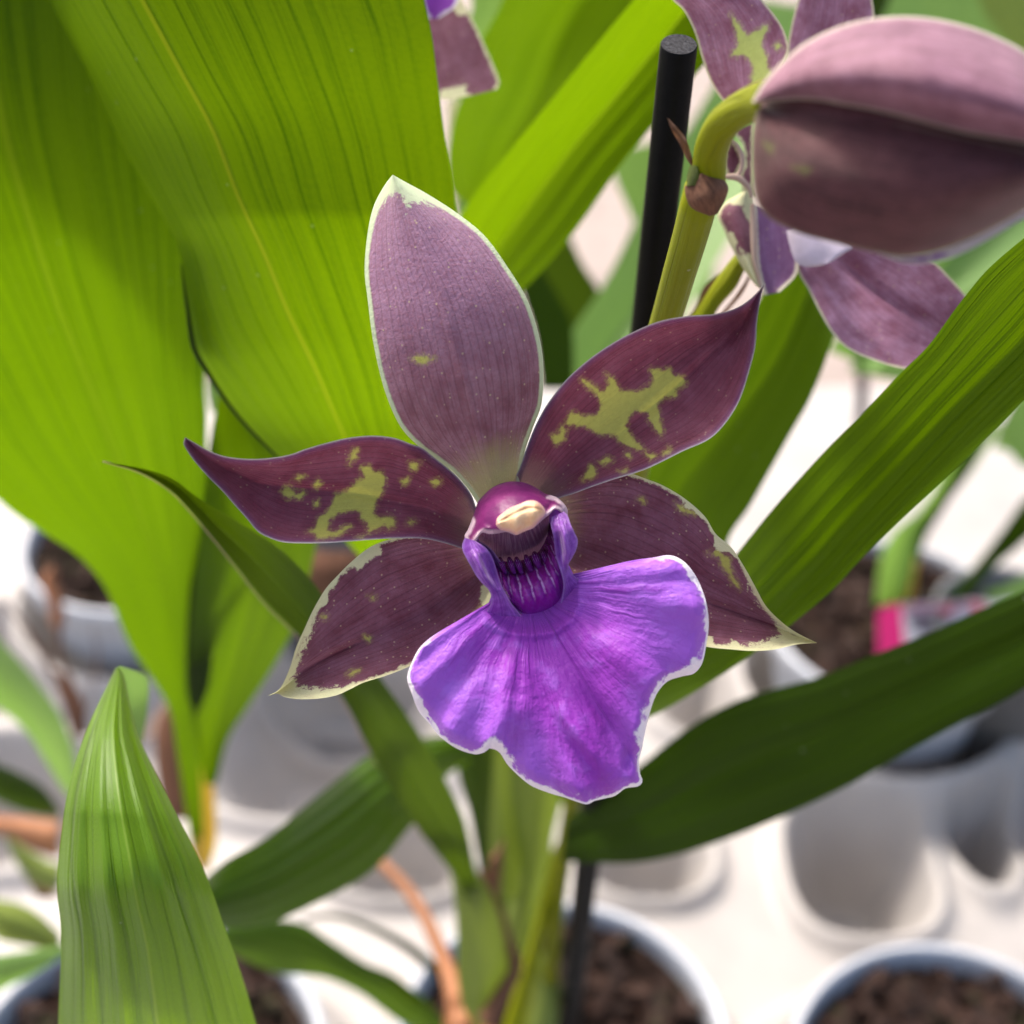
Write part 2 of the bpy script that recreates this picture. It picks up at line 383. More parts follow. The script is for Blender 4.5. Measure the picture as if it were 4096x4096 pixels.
M_bud_dark = petalmat('bud_dark', (.040, .013, .015), (.135, .050, .056), sheen=.05, rim=(.20, .15, .11), rimw=5, rimn=8, seed=12., base=(-300, -200), speck=0, striae=.6, blot=(.16, .17, .04))

def lipmat():
    n = NT('lip_violet'); u, v, uv = n.uv(); pos = n.obj()
    vein = n.noise(n.scale(n.vec(n.math('MULTIPLY_ADD', n.noise(pos, 120, 2), .05, u), v, 3.), (36, 1.3, 1)), 1, 3, .55, .3)
    vein2 = n.noise(n.scale(n.vec(u, v, 8.), (110, 2.2, 1)), 1, 3, .6)
    mot = n.noise(pos, 260, 4, .6); gr = n.noise(pos, 1500, 3, .6)
    light, mid, dark = (.38, .12, .65), (.31, .045, .46), (.13, .012, .25)
    # magenta heart and pale violet lobes
    core = n.attr('core'); c = n.math('ADD', core, n.math('MULTIPLY', n.math('SUBTRACT', mot, .5), 70))
    col = n.mix(n.step(c, -95, 35), light, mid)
    vm = n.math('MULTIPLY', n.step(vein, .50, .68), n.step(v, .10, .95, .75, .25)); col = n.mix(vm, col, (.20, .018, .33))
    vm2 = n.math('MULTIPLY', n.step(vein2, .55, .7), .18); col = n.mix(vm2, col, (.22, .03, .40))
    col = n.mix(n.math('MULTIPLY', n.step(mot, .50, .66), .28), col, (.46, .22, .84))
    # collar at the throat
    cl = n.step(n.attr('collar'), -3, 3); col = n.mix(n.math('MULTIPLY', cl, .45), col, (.22, .04, .36))
    e = n.attr('edge'); rn = n.math('SUBTRACT', n.noise(pos, 800, 5, .7), .5)
    fing = n.math('SUBTRACT', n.noise(n.scale(n.vec(u, v, 1.), (70, 3, 1)), 1, 4, .7), .5)
    e2 = n.math('ADD', e, n.math('ADD', n.math('MULTIPLY', rn, 24), n.math('MULTIPLY', fing, 20)))
    wz = n.math('MULTIPLY', n.step(n.noise(pos, 170, 3), .40, .66), 17)
    rm = n.step(n.math('SUBTRACT', n.math('ADD', 3.5, wz), e2), -3, 4)
    rm = n.math('MULTIPLY', n.math('MAXIMUM', rm, n.step(e, 2, 5, 1, 0)), n.step(n.attr('cdist'), 235, 320))
    col = n.mix(n.math('MULTIPLY', rm, .93), col, (.95, .90, .95))
    h = n.math('ADD', n.math('MULTIPLY', vein, 1.1), n.math('ADD', n.math('MULTIPLY', gr, .25), n.math('MULTIPLY', mot, 1.2)))
    return n.pbr(col, .46, n.bump(h, .0005), .22, .1, col, .28)
M_lip = lipmat()
def wallmat(name, a, b, sc=(8, 1.5, 1), rough=.35, crestc=None):
    n = NT(name); u, v, uv = n.uv()
    ns = n.noise(n.scale(n.vec(u, v, 2.), sc), 1, 4, .6); g = n.noise(n.obj(), 1200, 3)
    col = n.mix(n.step(n.math('MULTIPLY_ADD', g, .4, n.math('MULTIPLY', ns, .7)), .4, .75), a, b)
    col = n.mix(n.step(n.attr('edge'), 0, 5, .35, 0), col, (.5, .35, .6))  # whitish highlight along the edge, painted into the colour
    return n.pbr(col, rough, n.bump(ns, .0003), .45, .2, col, .2)
M_wall = wallmat('lip_lobe', (.17, .025, .30), (.36, .13, .58))
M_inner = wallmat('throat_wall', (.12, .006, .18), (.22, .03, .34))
def callusmat():
    n = NT('callus_ridges'); u, v, uv = n.uv()
    wob = n.noise(n.scale(n.vec(u, v, 4.), (5, 3, 1)), 1, 2); uu = n.math('MULTIPLY_ADD', n.math('SUBTRACT', wob, .5), .06, u)
    s = n.math('ABSOLUTE', n.math('SINE', n.math('MULTIPLY', uu, math.pi * 10)))
    br = n.noise(n.scale(n.vec(u, v, 6.), (30, 9, 1)), 1, 3)
    vm = n.math('MULTIPLY', n.step(v, .16, .34), n.step(v, .60, .80, 1, 0))
    crest = n.math('MULTIPLY', n.math('MULTIPLY', n.step(s, .42, .12), n.step(br, .34, .54)), vm)
    col = n.mix(n.step(v, .0, .9), (.15, .002, .11), (.20, .004, .25))
    col = n.mix(n.math('MULTIPLY', n.step(br, .4, .7), .45), col, (.24, .03, .34))
    col = n.mix(n.math('MULTIPLY', crest, .85), col, (.62, .36, .68))
    return n.pbr(col, .24, n.bump(br, .0003), .5)
M_callus = callusmat()
def columnmat():
    n = NT('column_stripes'); u, v, uv = n.uv()
    st = n.noise(n.scale(n.vec(u, v, 4.), (75, 1.4, 1)), 1, 3, .6)
    col = n.mix(n.step(st, .45, .65), (.23, .075, .16), (.36, .18, .26))
    col = n.mix(n.step(v, .55, 1.0, 0, .55), col, (.25, .16, .17))
    return n.pbr(col, .35, n.bump(st, .0003), .4, 0, col, .15)
M_col = columnmat()
def hoodmat():
    n = NT('column_hood'); u, v, uv = n.uv(); pos = n.obj()
    m1 = n.noise(pos, 350, 4); col = n.mix(n.step(m1, .35, .7), (.14, .008, .10), (.23, .022, .15))
    e = n.attr('edge'); rn = n.math('SUBTRACT', n.noise(pos, 900, 4, .7), .5)
    lo = n.step(v, .3, .5)
    rm = n.math('MULTIPLY', n.step(n.math('MULTIPLY_ADD', rn, 9, e), 11, 4), 1.0)
    wing = n.step(n.attr('wing'), -3, 3)
    rim = n.math('MULTIPLY', rm, wing); rim = n.math('MAXIMUM', rim, n.math('MULTIPLY', n.math('MULTIPLY', rm, lo), .6))
    col = n.mix(rim, col, (.75, .56, .62)); 
    return n.pbr(col, .42, n.bump(m1, .0003), .28, .1, col, .15)
M_hood = hoodmat()
def anthermat():
    n = NT('anther_cream'); u, v, uv = n.uv()
    g = n.noise(n.obj(), 420, 4); col = n.mix(n.step(g, .3, .7), (.78, .42, .20), (.86, .62, .36))
    col = n.mix(n.step(n.attr('edge'), 0, 9, .6, 0), col, (.72, .45, .48))
    return n.pbr(col, .42, n.bump(g, .0005), .25, 0, col, .2)
M_anther = anthermat()
def soilmat():
    n = NT('bark_soil'); pos = n.obj(); a = n.noise(pos, 260, 5, .7); b = n.noise(pos, 60, 3)
    col = n.mix(n.step(a, .3, .75), (.006, .003, .002), (.060, .024, .013)); col = n.mix(n.step(b, .56, .70, 0, .7), col, (.03, .035, .006))
    return n.pbr(col, .75, n.bump(a, .003), .3)
M_soil = soilmat()
def pavemat():
    n = NT('paving'); pos = n.obj()
    br = n.n.new('ShaderNodeTexBrick'); n.L(pos, br.inputs['Vector']); br.inputs['Scale'].default_value = 4.0
    br.inputs['Color1'].default_value = (.27, .215, .19, 1); br.inputs['Color2'].default_value = (.31, .25, .22, 1); br.inputs['Mortar'].default_value = (.22, .18, .16, 1)
    br.inputs['Mortar Size'].default_value = .03
    return n.pbr(n.mix(n.step(n.noise(pos, 9, 4), .3, .7, 0, .35), br.outputs[0], (.32, .27, .24)), .7)
M_pave = pavemat()

# ------------------------------------------------------------------ ground, bench, trays
def quad(name, x0, x1, y0, y1, z, mat, parent=None):
    return mesh_obj(name, [(x0, y0, z), (x1, y0, z), (x1, y1, z), (x0, y1, z)], [(0, 1, 2, 3)], mat, parent, smooth_=False)
g = quad('ground', -30, 30, -10, 60, -.35, M_pave); tag(g, kind='structure')

def lathe(name, prof_, c, mat, parent=None, n=72):
    V = [(c[0] + r * math.cos(2 * math.pi * k / n), c[1] + r * math.sin(2 * math.pi * k / n), c[2] + z) for r, z in prof_ for k in range(n)]
    return mesh_obj(name, V, grid_faces(len(prof_), n, True), mat, parent)
def rprism(cx, cy, z0, z1, w0, w1, d0, d1, rot=0, r=.35, n=40, bev=.012):
    """rounded-square frustum with a softly rounded closed top"""
    rings = [(z0, 1.0, 0)] + [(z1 - bev + bev * math.sin(a), 1, bev * (1 - math.cos(a))) for a in np.linspace(0, math.pi / 2, 6)]
    V = []
    for z, _, inset in rings:
        f = (z - z0) / (z1 - z0); hw = (w0 + (w1 - w0) * f) / 2 - inset; hd = (d0 + (d1 - d0) * f) / 2 - inset
        for k in range(n):
            a = 2 * math.pi * k / n; c, s = math.cos(a), math.sin(a); e = .45
            x = hw * math.copysign(abs(c) ** e, c); y = hd * math.copysign(abs(s) ** e, s)
            V.append((cx + x * math.cos(rot) - y * math.sin(rot), cy + x * math.sin(rot) + y * math.cos(rot), z))
    F = [tuple(f) for f in grid_faces(len(rings), n, True)] + [tuple(range((len(rings) - 1) * n, len(rings) * n))]
    return V, F

RIM = 0.144
bench = quad('bench_surface', -1.2, 1.2, -.3, .93, -.002, M_white); tag(bench, kind='structure')
def pot(px, py, label, rad=.0575, soil_label=None):
    c = pz(px, py, RIM); c[2] = 0
    t = thing('plant_pot', c, label, 'pot', 'pots standing in the white trays')
    r = rad
    lathe('pot_shell', [(r * .74, .024), (r * .95, RIM - .016), (r * 1.03, RIM - .015), (r * 1.05, RIM - .002), (r * 1.035, RIM), (r * 1.0, RIM), (r * .985, RIM - .003), (r * .93, RIM - .03), (r * .72, .03), (.001, .03)], c, M_potw, t)
    # soil: rough surface with bark chips
    n = 44; V = []; F = []
    for i in range(n):
        rr = r * .945 * i / (n - 1)
        for k in range(90):
            a = 2 * math.pi * k / 90; x, y = rr * math.cos(a), rr * math.sin(a)
            V.append((c[0] + x, c[1] + y, RIM - .009 + .003 * lump(x, y, 5, 300.) + .0015 * rng.randn()))
    F = [tuple(f) for f in grid_faces(n, 90, True)]
    for k in range(170):
        a = random.uniform(0, 6.283); rr = r * .9 * math.sqrt(random.random()); L = random.uniform(.002, .009)
        m = Matrix.Translation((c[0] + rr * math.cos(a), c[1] + rr * math.sin(a), RIM - .006 + random.uniform(-.002, .003))) @ Matrix.Rotation(random.uniform(0, 6.28), 4, 'Z') @ Matrix.Rotation(random.uniform(-.6, .6), 4, 'Y') @ Matrix.Rotation(random.uniform(-.6, .6), 4, 'X')
        b = len(V)
        for sx in (-1, 1):
            for sy in (-1, 1):
                for sz in (-1, 1): V.append(tuple(m @ Vector((sx * L * random.uniform(.7, 1), sy * L * .45 * random.uniform(.6, 1), sz * L * .2))))
        F += [(b, b + 1, b + 3, b + 2), (b + 4, b + 6, b + 7, b + 5), (b, b + 4, b + 5, b + 1), (b + 2, b + 3, b + 7, b + 6), (b, b + 2, b + 6, b + 4), (b + 1, b + 5, b + 7, b + 3)]
    mesh_obj('bark_soil', V, F, M_soil, t, smooth_=False)
    return c, t
own, _ = pot(1060, 1964, 'bluish white round pot of dark bark directly under the open violet orchid')
potR, _ = pot(1815, 2060, 'bluish white round pot with mossy bark at the bottom right corner')
potL, _ = pot(262, 2030, 'pot of dark mossy bark at the bottom left behind the ribbed leaf', .063)
potUL, _ = pot(262, 1010, 'pale round pot with brown bark beyond the drooping leaf tips on the left')
potUR, _ = pot(1685, 1165, 'pale round pot with the pink plant label on the right')

tray = thing('carrier_tray', pz(1400, 1500, 0), 'white moulded plastic carrier tray holding the orchid pots between its rounded blocks', 'tray')
def deck():
    xs = np.linspace(-.50, .50, 440); ys = np.linspace(.22, .80, 270); X, Y = np.meshgrid(xs, ys, indexing='ij')
    Z = np.full(X.shape, .080) + .003 * lump(X, Y, 91, 35.)
    ss = lambda x, a, b: (lambda t: t * t * (3 - 2 * t))(np.clip((x - a) / (b - a), 0, 1))
    for px, py, rx, ry, dep, pw in ((1600, 1720, .029, .034, .075, 2.8), (1215, 1700, .026, .022, .050, 2.4), (2020, 1700, .030, .040, .065, 2.6), (620, 1500, .052, .040, .065, 3), (760, 1700, .030, .022, .04, 2.4),
                                    (100, 1330, .055, .04, .05, 2.6), (360, 1250, .045, .02, .05, 2.4), (30, 1600, .05, .035, .06, 2.4), (1420, 1400, .05, .03, .05, 2.4), (1790, 1560, .017, .055, .079, 2.4), (690, 1380, .05, .015, .05, 2.4)):
        c = pz(px, py, .05); r = (np.abs((X - c[0]) / rx) ** pw + np.abs((Y - c[1]) / ry) ** pw) ** (1 / pw)
        Z = Z - dep * (.75 if dep < .078 else 1) * (1 - ss(r, .45, 1.15)) + .008 * np.exp(-((r - 1.18) / .14) ** 2)
    for c in (own, potR, potL, potUL, potUR):
        r = np.hypot(X - c[0], Y - c[1])
        Z = Z * ss(r, .070, .088) + (1 - ss(r, .070, .088)) * .108
        Z = np.where(r < .0665, .108 - (.0665 - r) * 40, Z)
    Z = np.clip(Z, .004, .2)
    V = np.stack([X, Y, Z], -1).reshape(-1, 3)
    mesh_obj('moulded_deck', V, grid_faces(440, 270), M_white, tray)
deck()
c = pz(1790, 1585, 0)
t = thing('grey_pot', c, 'dark grey tapered shape added for the deep grey gap between two white blocks under the dark leaf', 'pot')
lathe('pot_shell', [(.001, .002), (.014, .002), (.034, .15), (.037, .151), (.037, .16), (.034, .16), (.032, .15), (.012, .02)], c, M_grey, t)  # tapered grey shape added to stand for the deep gap between the blocks
c = pz(690, 1330, 0)
t = thing('grey_pot', c, 'bluish grey pot rim showing just under the left sepal tip', 'pot')
lathe('pot_shell', [(.001, .002), (.035, .002), (.050, .10), (.053, .101), (.053, .112), (.048, .112), (.034, .02)], c, M_grey, t)

# ------------------------------------------------------------------ the orchid: plant > leaves, spike, flower > sepals, petals, lip, column
plant = thing('orchid_plant', P3(950, 1900, .44), 'flowering orchid with the fully open violet-lipped flower, wide leaves and a black stake', 'orchid', 'orchid plants')
# broad backlit leaf behind the flower
A = k4((195, -150), (195, 0), (330, 260), (430, 480), (540, 690), (650, 880), (703, 1010), (722, 1180), (748, 1340), (790, 1420), (870, 1540), (960, 1650), (1070, 1765)) + pp((585, 945), (657, 1025), (740, 1120), (800, 1230), (850, 1370))
B = k4((1620, -150), (1640, 0), (1668, 130), (1690, 300), (1715, 500), (1745, 700), (1775, 900), (1790, 1100), (1790, 1300), (1780, 1500), (1760, 1700)) + pp((855, 900), (900, 1020), (930, 1150), (950, 1230), (950, 1380))
Mi = k4((470, -150), (550, 0), (700, 280), (820, 500), (920, 760), (1020, 980), (1110, 1200), (1220, 1430), (1310, 1640), (1420, 1860)) + pp((760, 1000), (830, 1130), (870, 1240), (900, 1375))
A, B, Mi = A[::-1], B[::-1], Mi[::-1]
sheet('leaf', A, B, M_leaf_big, plant, [.37, .30, .24, .21, .195, .19, .185], Mi, dA=[.37, .30, .245, .222, .215, .215, .210], dB=[.37, .30, .245, .215, .197, .19, .185],
      nt=130, ns=90, fold=.002, lumps=(.0010, .010, 2), pleat=((.00022, 13, 0),),
      crease=((k4((703, 1010), (735, 1200), (790, 1400)), 22, -.003),))
# curled dark lip along the lower left edge of the broad leaf
tube('leaf_edge', [(x, y, .2145) for x, y in k4((700, 1020), (722, 1180), (748, 1340), (790, 1420), (870, 1545), (960, 1655), (1072, 1768))], [.0001, .0004, .0003, .0002], M_leaf_deep, plant, n=8)
# bright leaf up to the right
A = j8((1420, -160), (1290, 0), (1180, 130), (1000, 350), (830, 560), (680, 740), (560, 890), (450, 1020), (350, 1160), (200, 1400), (0, 1800))[::-1]
B = j8((2150, -160), (1960, 0), (1760, 260), (1560, 500), (1350, 750), (1200, 940), (1000, 1230), (850, 1420), (740, 1540), (650, 1640), (450, 2000))[::-1]
sheet('leaf', A, B, M_leaf_bright, plant, [.30, .27, .25, .235, .225], nt=60, ns=50, fold=-.006, lumps=(.001, .01, 3), pleat=((.00022, 5, 0),))
# darker leaf behind it
A = j8((620, -120), (540, 60), (440, 240), (370, 450), (300, 640), (262, 850), (280, 1050), (380, 1160), (420, 1500))[::-1]
B = j8((1500, -120), (1350, 60), (1250, 240), (1150, 450), (1050, 640), (900, 800), (750, 1000), (600, 1200), (500, 1500))[::-1]
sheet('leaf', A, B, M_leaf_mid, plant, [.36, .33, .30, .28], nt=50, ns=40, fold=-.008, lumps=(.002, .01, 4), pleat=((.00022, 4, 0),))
# leaf right of the right petal
A = pp((1690, 150), (1560, 300), (1470, 480), (1400, 620), (1270, 760), (1185, 870), (1150, 1010), (1120, 1200), (1050, 1500))[::-1]
B = k7((1080, -500), (950, -150), (850, 50), (790, 160), (740, 300), (680, 440), (600, 580), (500, 760), (420, 900), (340, 1020)) + pp((1330, 1150), (1200, 1350), (1080, 1550))
B = B[::-1]
sheet('leaf', A, B, M_leaf_mid, plant, [.36, .31, .27, .25, .25], nt=60, ns=50, fold=-.004, lumps=(.001, .01, 5), pleat=((.00022, 5, 0),))
# long diagonal leaf on the right
A = k7((1800, -420), (1480, -160), (1340, 0), (1200, 190), (1080, 310), (900, 500), (750, 650), (560, 860), (380, 1080), (250, 1250), (100, 1450)) + pp((1200, 1290),)
B = k7((2000, 0), (1800, 240), (1606, 430), (1480, 560), (1350, 690), (1200, 830), (1050, 970), (900, 1120), (780, 1250), (600, 1400), (440, 1520), (230, 1660), (0, 1790)) + pp((1150, 1370),)
Mi = k7((1900, -200), (1740, 0), (1606, 170), (1450, 330), (1300, 480), (1180, 610), (1050, 750), (860, 950), (700, 1130), (520, 1310), (350, 1470), (150, 1600)) + pp((1180, 1330),)
sheet('leaf', A[::-1], B[::-1], M_leaf_mid, plant, [.250, .22, .20, .19, .182, .175, .168], Mi[::-1], nt=90, ns=70, fold=-.0045, lumps=(.0008, .01, 6), pleat=((.0003, 7, 0),))
# dark leaf sweeping to the lower right
A = pp((1070, 1545), (1130, 1500), (1210, 1442), (1300, 1372), (1400, 1318), (1550, 1275), (1650, 1235), (1750, 1195), (1850, 1150), (1932, 1115), (2080, 1040))
B = pp((1060, 1625), (1120, 1628), (1200, 1628), (1290, 1610), (1400, 1572), (1500, 1530), (1600, 1482), (1700, 1425), (1800, 1370), (1932, 1300), (2080, 1190))
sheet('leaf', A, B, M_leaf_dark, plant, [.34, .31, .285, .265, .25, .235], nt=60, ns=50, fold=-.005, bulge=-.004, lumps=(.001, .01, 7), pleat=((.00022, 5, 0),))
# leaf reaching left, low
A = pp((880, 1385), (800, 1392), (740, 1412), (690, 1430), (600, 1500), (500, 1582), (430, 1622), (385, 1660), (350, 1700))
B = pp((890, 1440), (845, 1462), (800, 1530), (770, 1565), (700, 1645), (600, 1702), (500, 1745), (430, 1750), (360, 1740))
sheet('leaf', A, B, M_leaf_low, plant, [.37, .335, .31, .29, .275], nt=60, ns=50, bulge=-.010, lumps=(.001, .01, 8), pleat=((.0012, 6, 0),))
# narrow leaf crossing behind the lower left sepal, tip at the far left
A = pp((195, 871), (262, 890), (318, 922), (350, 952), (400, 1010), (450, 1072), (500, 1135), (560, 1195), (600, 1250), (655, 1330), (690, 1400), (740, 1490), (800, 1580), (855, 1650), (880, 1700))
B = pp((195, 871), (270, 884), (325, 903), (372, 938), (450, 985), (520, 1030), (570, 1075), (605, 1118), (650, 1190), (700, 1255), (755, 1330), (800, 1400), (845, 1480), (880, 1560), (905, 1680))
Mi = pp((195, 871), (266, 886), (322, 911), (362, 943), (420, 1000), (478, 1055), (530, 1110), (580, 1165), (622, 1225), (672, 1300), (712, 1370), (765, 1455), (815, 1535), (860, 1610), (890, 1690))
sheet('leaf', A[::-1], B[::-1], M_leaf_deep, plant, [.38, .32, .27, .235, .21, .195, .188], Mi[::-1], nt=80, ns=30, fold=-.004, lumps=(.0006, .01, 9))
tube('leaf_edge', [(x, y, .188 + .19 * i / 13 * .9) for i, (x, y) in enumerate(A[:13])], [.0001, .00022, .0003, .0003], M_papery, plant, n=6)
# low arching leaf at the bottom
A = pp((900, 1990),) + j6((860, 1700), (790, 1620), (700, 1520), (600, 1440), (500, 1370), (350, 1310), (150, 1180), (0, 1090)) + pp((480, 1735), (420, 1745))
B = pp((840, 2020),) + j6((700, 1760), (640, 1680), (560, 1650), (450, 1570), (330, 1480), (150, 1400), (0, 1380)) + pp((520, 1835), (470, 1815), (420, 1790))
sheet('leaf', A, B, M_leaf_low, plant, [.44, .42, .40, .385, .37], nt=40, ns=24, bulge=-.004, pleat=((.001, 4, 0),))
tube('leaf', [(x, y, .43) for x, y in j6((20, 1070), (200, 1055), (400, 1120), (600, 1230), (720, 1330), (830, 1420))], [.0006, .0012, .0018], M_leaf_dark, plant, n=8, flat=.6)
# sheaths and leaf bases in the middle
def jsheet(nm, a, b, mat, d, **k): return sheet(nm, a, b, mat, plant, d, nt=30, ns=20, **k)
jsheet('leaf', j6((850, -150), (870, 250), (935, 480), (975, 700), (995, 800)), j6((1090, -150), (1065, 250), (1050, 480), (1050, 700), (1050, 800)), M_leaf_deep, [.37, .37, .375], fold=.004)
jsheet('leaf', j6((1000, -150), (1020, 500), (1045, 800), (1090, 960)), j6((1230, -150), (1215, 400), (1210, 750), (1190, 960)), M_sheath, [.385, .40, .41], bulge=-.004)
jsheet('leaf', j6((1140, -100), (1170, 500), (1190, 800), (1150, 950), (1130, 1100), (1185, 1330)), j6((1560, -100), (1450, 400), (1400, 600), (1380, 780), (1290, 1050), (1195, 1340)), M_sheath, [.37, .39, .405, .415], fold=.006)
jsheet('leaf', j6((1500, 520), (1400, 680), (1340, 900), (1275, 1150), (1200, 1400), (1110, 1700)), j6((1530, 520), (1470, 740), (1400, 950), (1345, 1200), (1290, 1450), (1250, 1700)), M_lime, [.395, .40, .41], bulge=-.003)
jsheet('leaf', j6((760, 620), (815, 740), (835, 850), (855, 1000), (865, 1200), (870, 1400), (900, 1560), (985, 1680)), j6((880, 700), (960, 790), (1040, 900), (1100, 1050), (1150, 1300), (1135, 1440), (1060, 1600), (1000, 1680)), M_sheath, [.375, .385, .395, .405], bulge=-.008)
jsheet('bract', j6((1132, 625), (1060, 720), (990, 800), (1040, 900), (1090, 1000)), j6((1132, 625), (1120, 740), (1110, 830), (1100, 920), (1100, 1000)), M_dry, [.385, .385], bulge=-.002)
tube('sheath_seam', [(x, y, .392) for x, y in j6((1050, 900), (1110, 1050), (1150, 1200), (1190, 1340), (1120, 1480), (1030, 1640))], [.0012, .0014, .002, .003], M_dry, plant, n=8)
tube('dried_stalk', [(x, y, d) for (x, y), d in zip(j6((380, 700), (450, 760), (600, 920), (710, 1100), (800, 1320), (860, 1500), (900, 1700)), (.47, .46, .45, .44, .43, .42, .41))], [.0014, .0019, .0021, .0028, .0040], M_orange, plant, n=14)
jsheet('leaf', j6((1080, -100), (1090, 500), (1070, 900), (1100, 1300)), j6((1420, -100), (1400, 400), (1360, 900), (1260, 1300)), M_leaf_low, [.43, .44])
body('old_sheath', j6((1230, 1240), (1290, 1450), (1240, 1700)), j6((1330, 1240), (1430, 1400), (1420, 1700)), M_sheath, plant, .43, .6)
body('old_sheath', j6((830, 1500), (800, 1600), (790, 1750)), j6((900, 1500), (1000, 1620), (1180, 1750)), M_orange, plant, .415, .6)

# flower spike, with its node bract and the curved stalk of the bud
sp = [(1030, 1960, .46), (1042, 1800, .418), (1058, 1650, .385), (1110, 1350, .31), (1180, 1000, .24)]
sp += [(x, y, d) for (x, y), d in zip(k3((268, 1560), (300, 1460), (360, 1250), (410, 1080), (450, 930), (470, 860)), (.183, .180, .170, .163, .157, .154))]
spike = tube('flower_spike', sp, [.0022, .0023, .0023, .0022, .00215, .00205, .0020, .0019, .0021], M_lime, plant, n=18, m=90)
tube('bud_stalk', [(x, y, d) for (x, y), d in zip(k3((488, 880), (497, 760), (512, 660), (560, 565), (640, 500), (730, 462), (800, 450)), (.154, .1525, .150, .146, .141, .136, .132))], [.0020, .0018, .00175, .0017, .0018, .0021], M_lime, spike, n=18, m=50)
body('bract', k3((385, 850), (392, 900), (420, 950), (500, 985)), k3((500, 760), (580, 840), (575, 900), (535, 975)), M_dry, spike, .1525, .8, nt=24)
sheet('bract', k3((306, 535), (330, 600), (365, 660), (392, 720), (425, 770)), k3((306, 535), (350, 580), (390, 630), (415, 700), (432, 765)), M_dry, spike, [.150, .1525], nt=24, ns=8, fold=.0006, wave=((.0004, 3, 0, 0),))
tube('bract', [(x, y, .1515) for x, y in k3((428, 760), (425, 800), (420, 850))], [.0005, .0007, .0006], M_sheath, spike, n=8)

# second flowering stalk behind the right petal
st2 = body('flower_stalk', k3((300, 1620), (430, 1430), (520, 1290), (610, 1170), (700, 1080)), k3((400, 1680), (530, 1420), (620, 1310), (670, 1215), (760, 1130)), M_lime, plant, [.205, .203, .201], .9, ripple=(.07, 9, 0))
sheet('bract', k3((400, 1450), (440, 1390), (470, 1310), (525, 1262), (600, 1200)), k3((460, 1450), (500, 1360), (530, 1310), (570, 1270), (620, 1200)), M_dry, st2, [.208, .206], nt=16, ns=8)
sheet('bract', k3((540, 1440), (600, 1370), (650, 1300), (680, 1250)), k3((570, 1430), (640, 1350), (670, 1300), (690, 1250)), M_dry, st2, [.208, .206], nt=16, ns=8)

# ---- the open flower
flower = body('flower', pp((930, 1010), (960, 1080), (1010, 1120)), pp((1010, 970), (1050, 1030), (1060, 1080)), M_lime, plant, [.178, .182, .186], .8, nt=12, na=14)
A = k1((790, 1230), (740, 1150), (690, 1090), (640, 1050), (560, 990), (500, 920), (450, 800), (415, 650), (395, 500), (385, 400), (395, 280), (415, 190), (450, 122), (478, 84))
B = k1((880, 1230), (905, 1130), (922, 1020), (952, 930), (980, 850), (986, 730), (970, 620), (930, 500), (870, 400), (790, 290), (700, 215), (600, 150), (520, 106), (481, 84))
Mi = k1((835, 1230), (820, 1150), (790, 1020), (765, 900), (735, 750), (700, 600), (655, 460), (600, 340), (550, 230), (510, 150), (480, 84))
sheet('sepal', A, B, M_dorsal, flower, [.170, .1655, .163, .1625, .164, .166], Mi, nt=150, ns=100, bulge=-.0045, lumps=(.0002, .02, 11),
      crease=((k1((500, 130), (570, 300), (640, 480), (720, 760), (790, 1050)), 12, -.0004),),
      masks={'tip': [k1((478, 80), (440, 130), (440, 200), (462, 160), (490, 152), (515, 170), (532, 222), (545, 185), (600, 190), (640, 205), (570, 140), (520, 100))], 'blot': [k1((545, 700), (575, 690), (620, 702), (590, 715), (560, 712))]})['label'] = 'upright dusty purple sepal with pale green margin'
A = j3((30, 1130), (50, 1060), (85, 1000), (120, 900), (160, 800), (215, 700), (300, 590), (400, 500), (500, 430), (600, 375), (720, 325), (850, 300), (980, 290), (1080, 260), (1150, 210), (1205, 150))
B = j3((180, 1180), (260, 1132), (340, 1106), (420, 1076), (520, 1042), (620, 1012), (700, 980), (830, 915), (950, 860), (1030, 780), (1090, 680), (1130, 560), (1160, 440), (1168, 330), (1185, 220), (1205, 150))
Mi = j3((100, 1160), (170, 1090), (300, 960), (450, 830), (600, 715), (750, 600), (880, 490), (1000, 395), (1120, 275), (1205, 150))
BL = [j3((375, 590), (420, 610), (470, 650), (500, 610), (480, 565), (520, 590), (545, 640), (620, 645), (680, 625), (700, 590), (685, 545), (740, 550), (770, 540), (785, 575), (830, 575), (848, 605), (800, 630), (795, 665), (750, 665), (715, 700), (725, 760), (732, 800), (735, 850), (715, 820), (690, 790), (670, 740), (620, 730), (580, 760), (570, 800), (600, 860), (640, 890), (665, 920), (710, 940), (685, 955), (650, 910), (600, 900), (545, 870), (520, 840), (450, 835), (390, 800), (300, 790), (320, 740), (380, 755), (440, 760), (465, 700), (440, 650), (400, 625)),
      j3((235, 845), (265, 840), (280, 805), (298, 815), (290, 855), (250, 880)), j3((745, 925), (765, 900), (775, 905), (765, 930)), j3((450, 965), (480, 945), (510, 955), (480, 975)), j3((395, 1010), (410, 980), (430, 985), (425, 1030), (370, 1050)), j3((545, 1005), (575, 1000), (570, 1014)), j3((570, 930), (585, 920), (590, 940))]
sheet('petal', A, B, M_petal, flower, [.1670, .1645, .1625, .161, .160, .159, .157], Mi, nt=150, ns=100, bulge=.0035, lumps=(.0003, .02, 12), masks={'blot': BL},
      crease=((k1((1180, 1020), (1450, 780), (1640, 600)), 9, .0005), (j3((1040, 420), (1110, 330), (1180, 230)), 10, .0008)))['label'] = 'right petal pointing up with the larger yellow-green blotch'
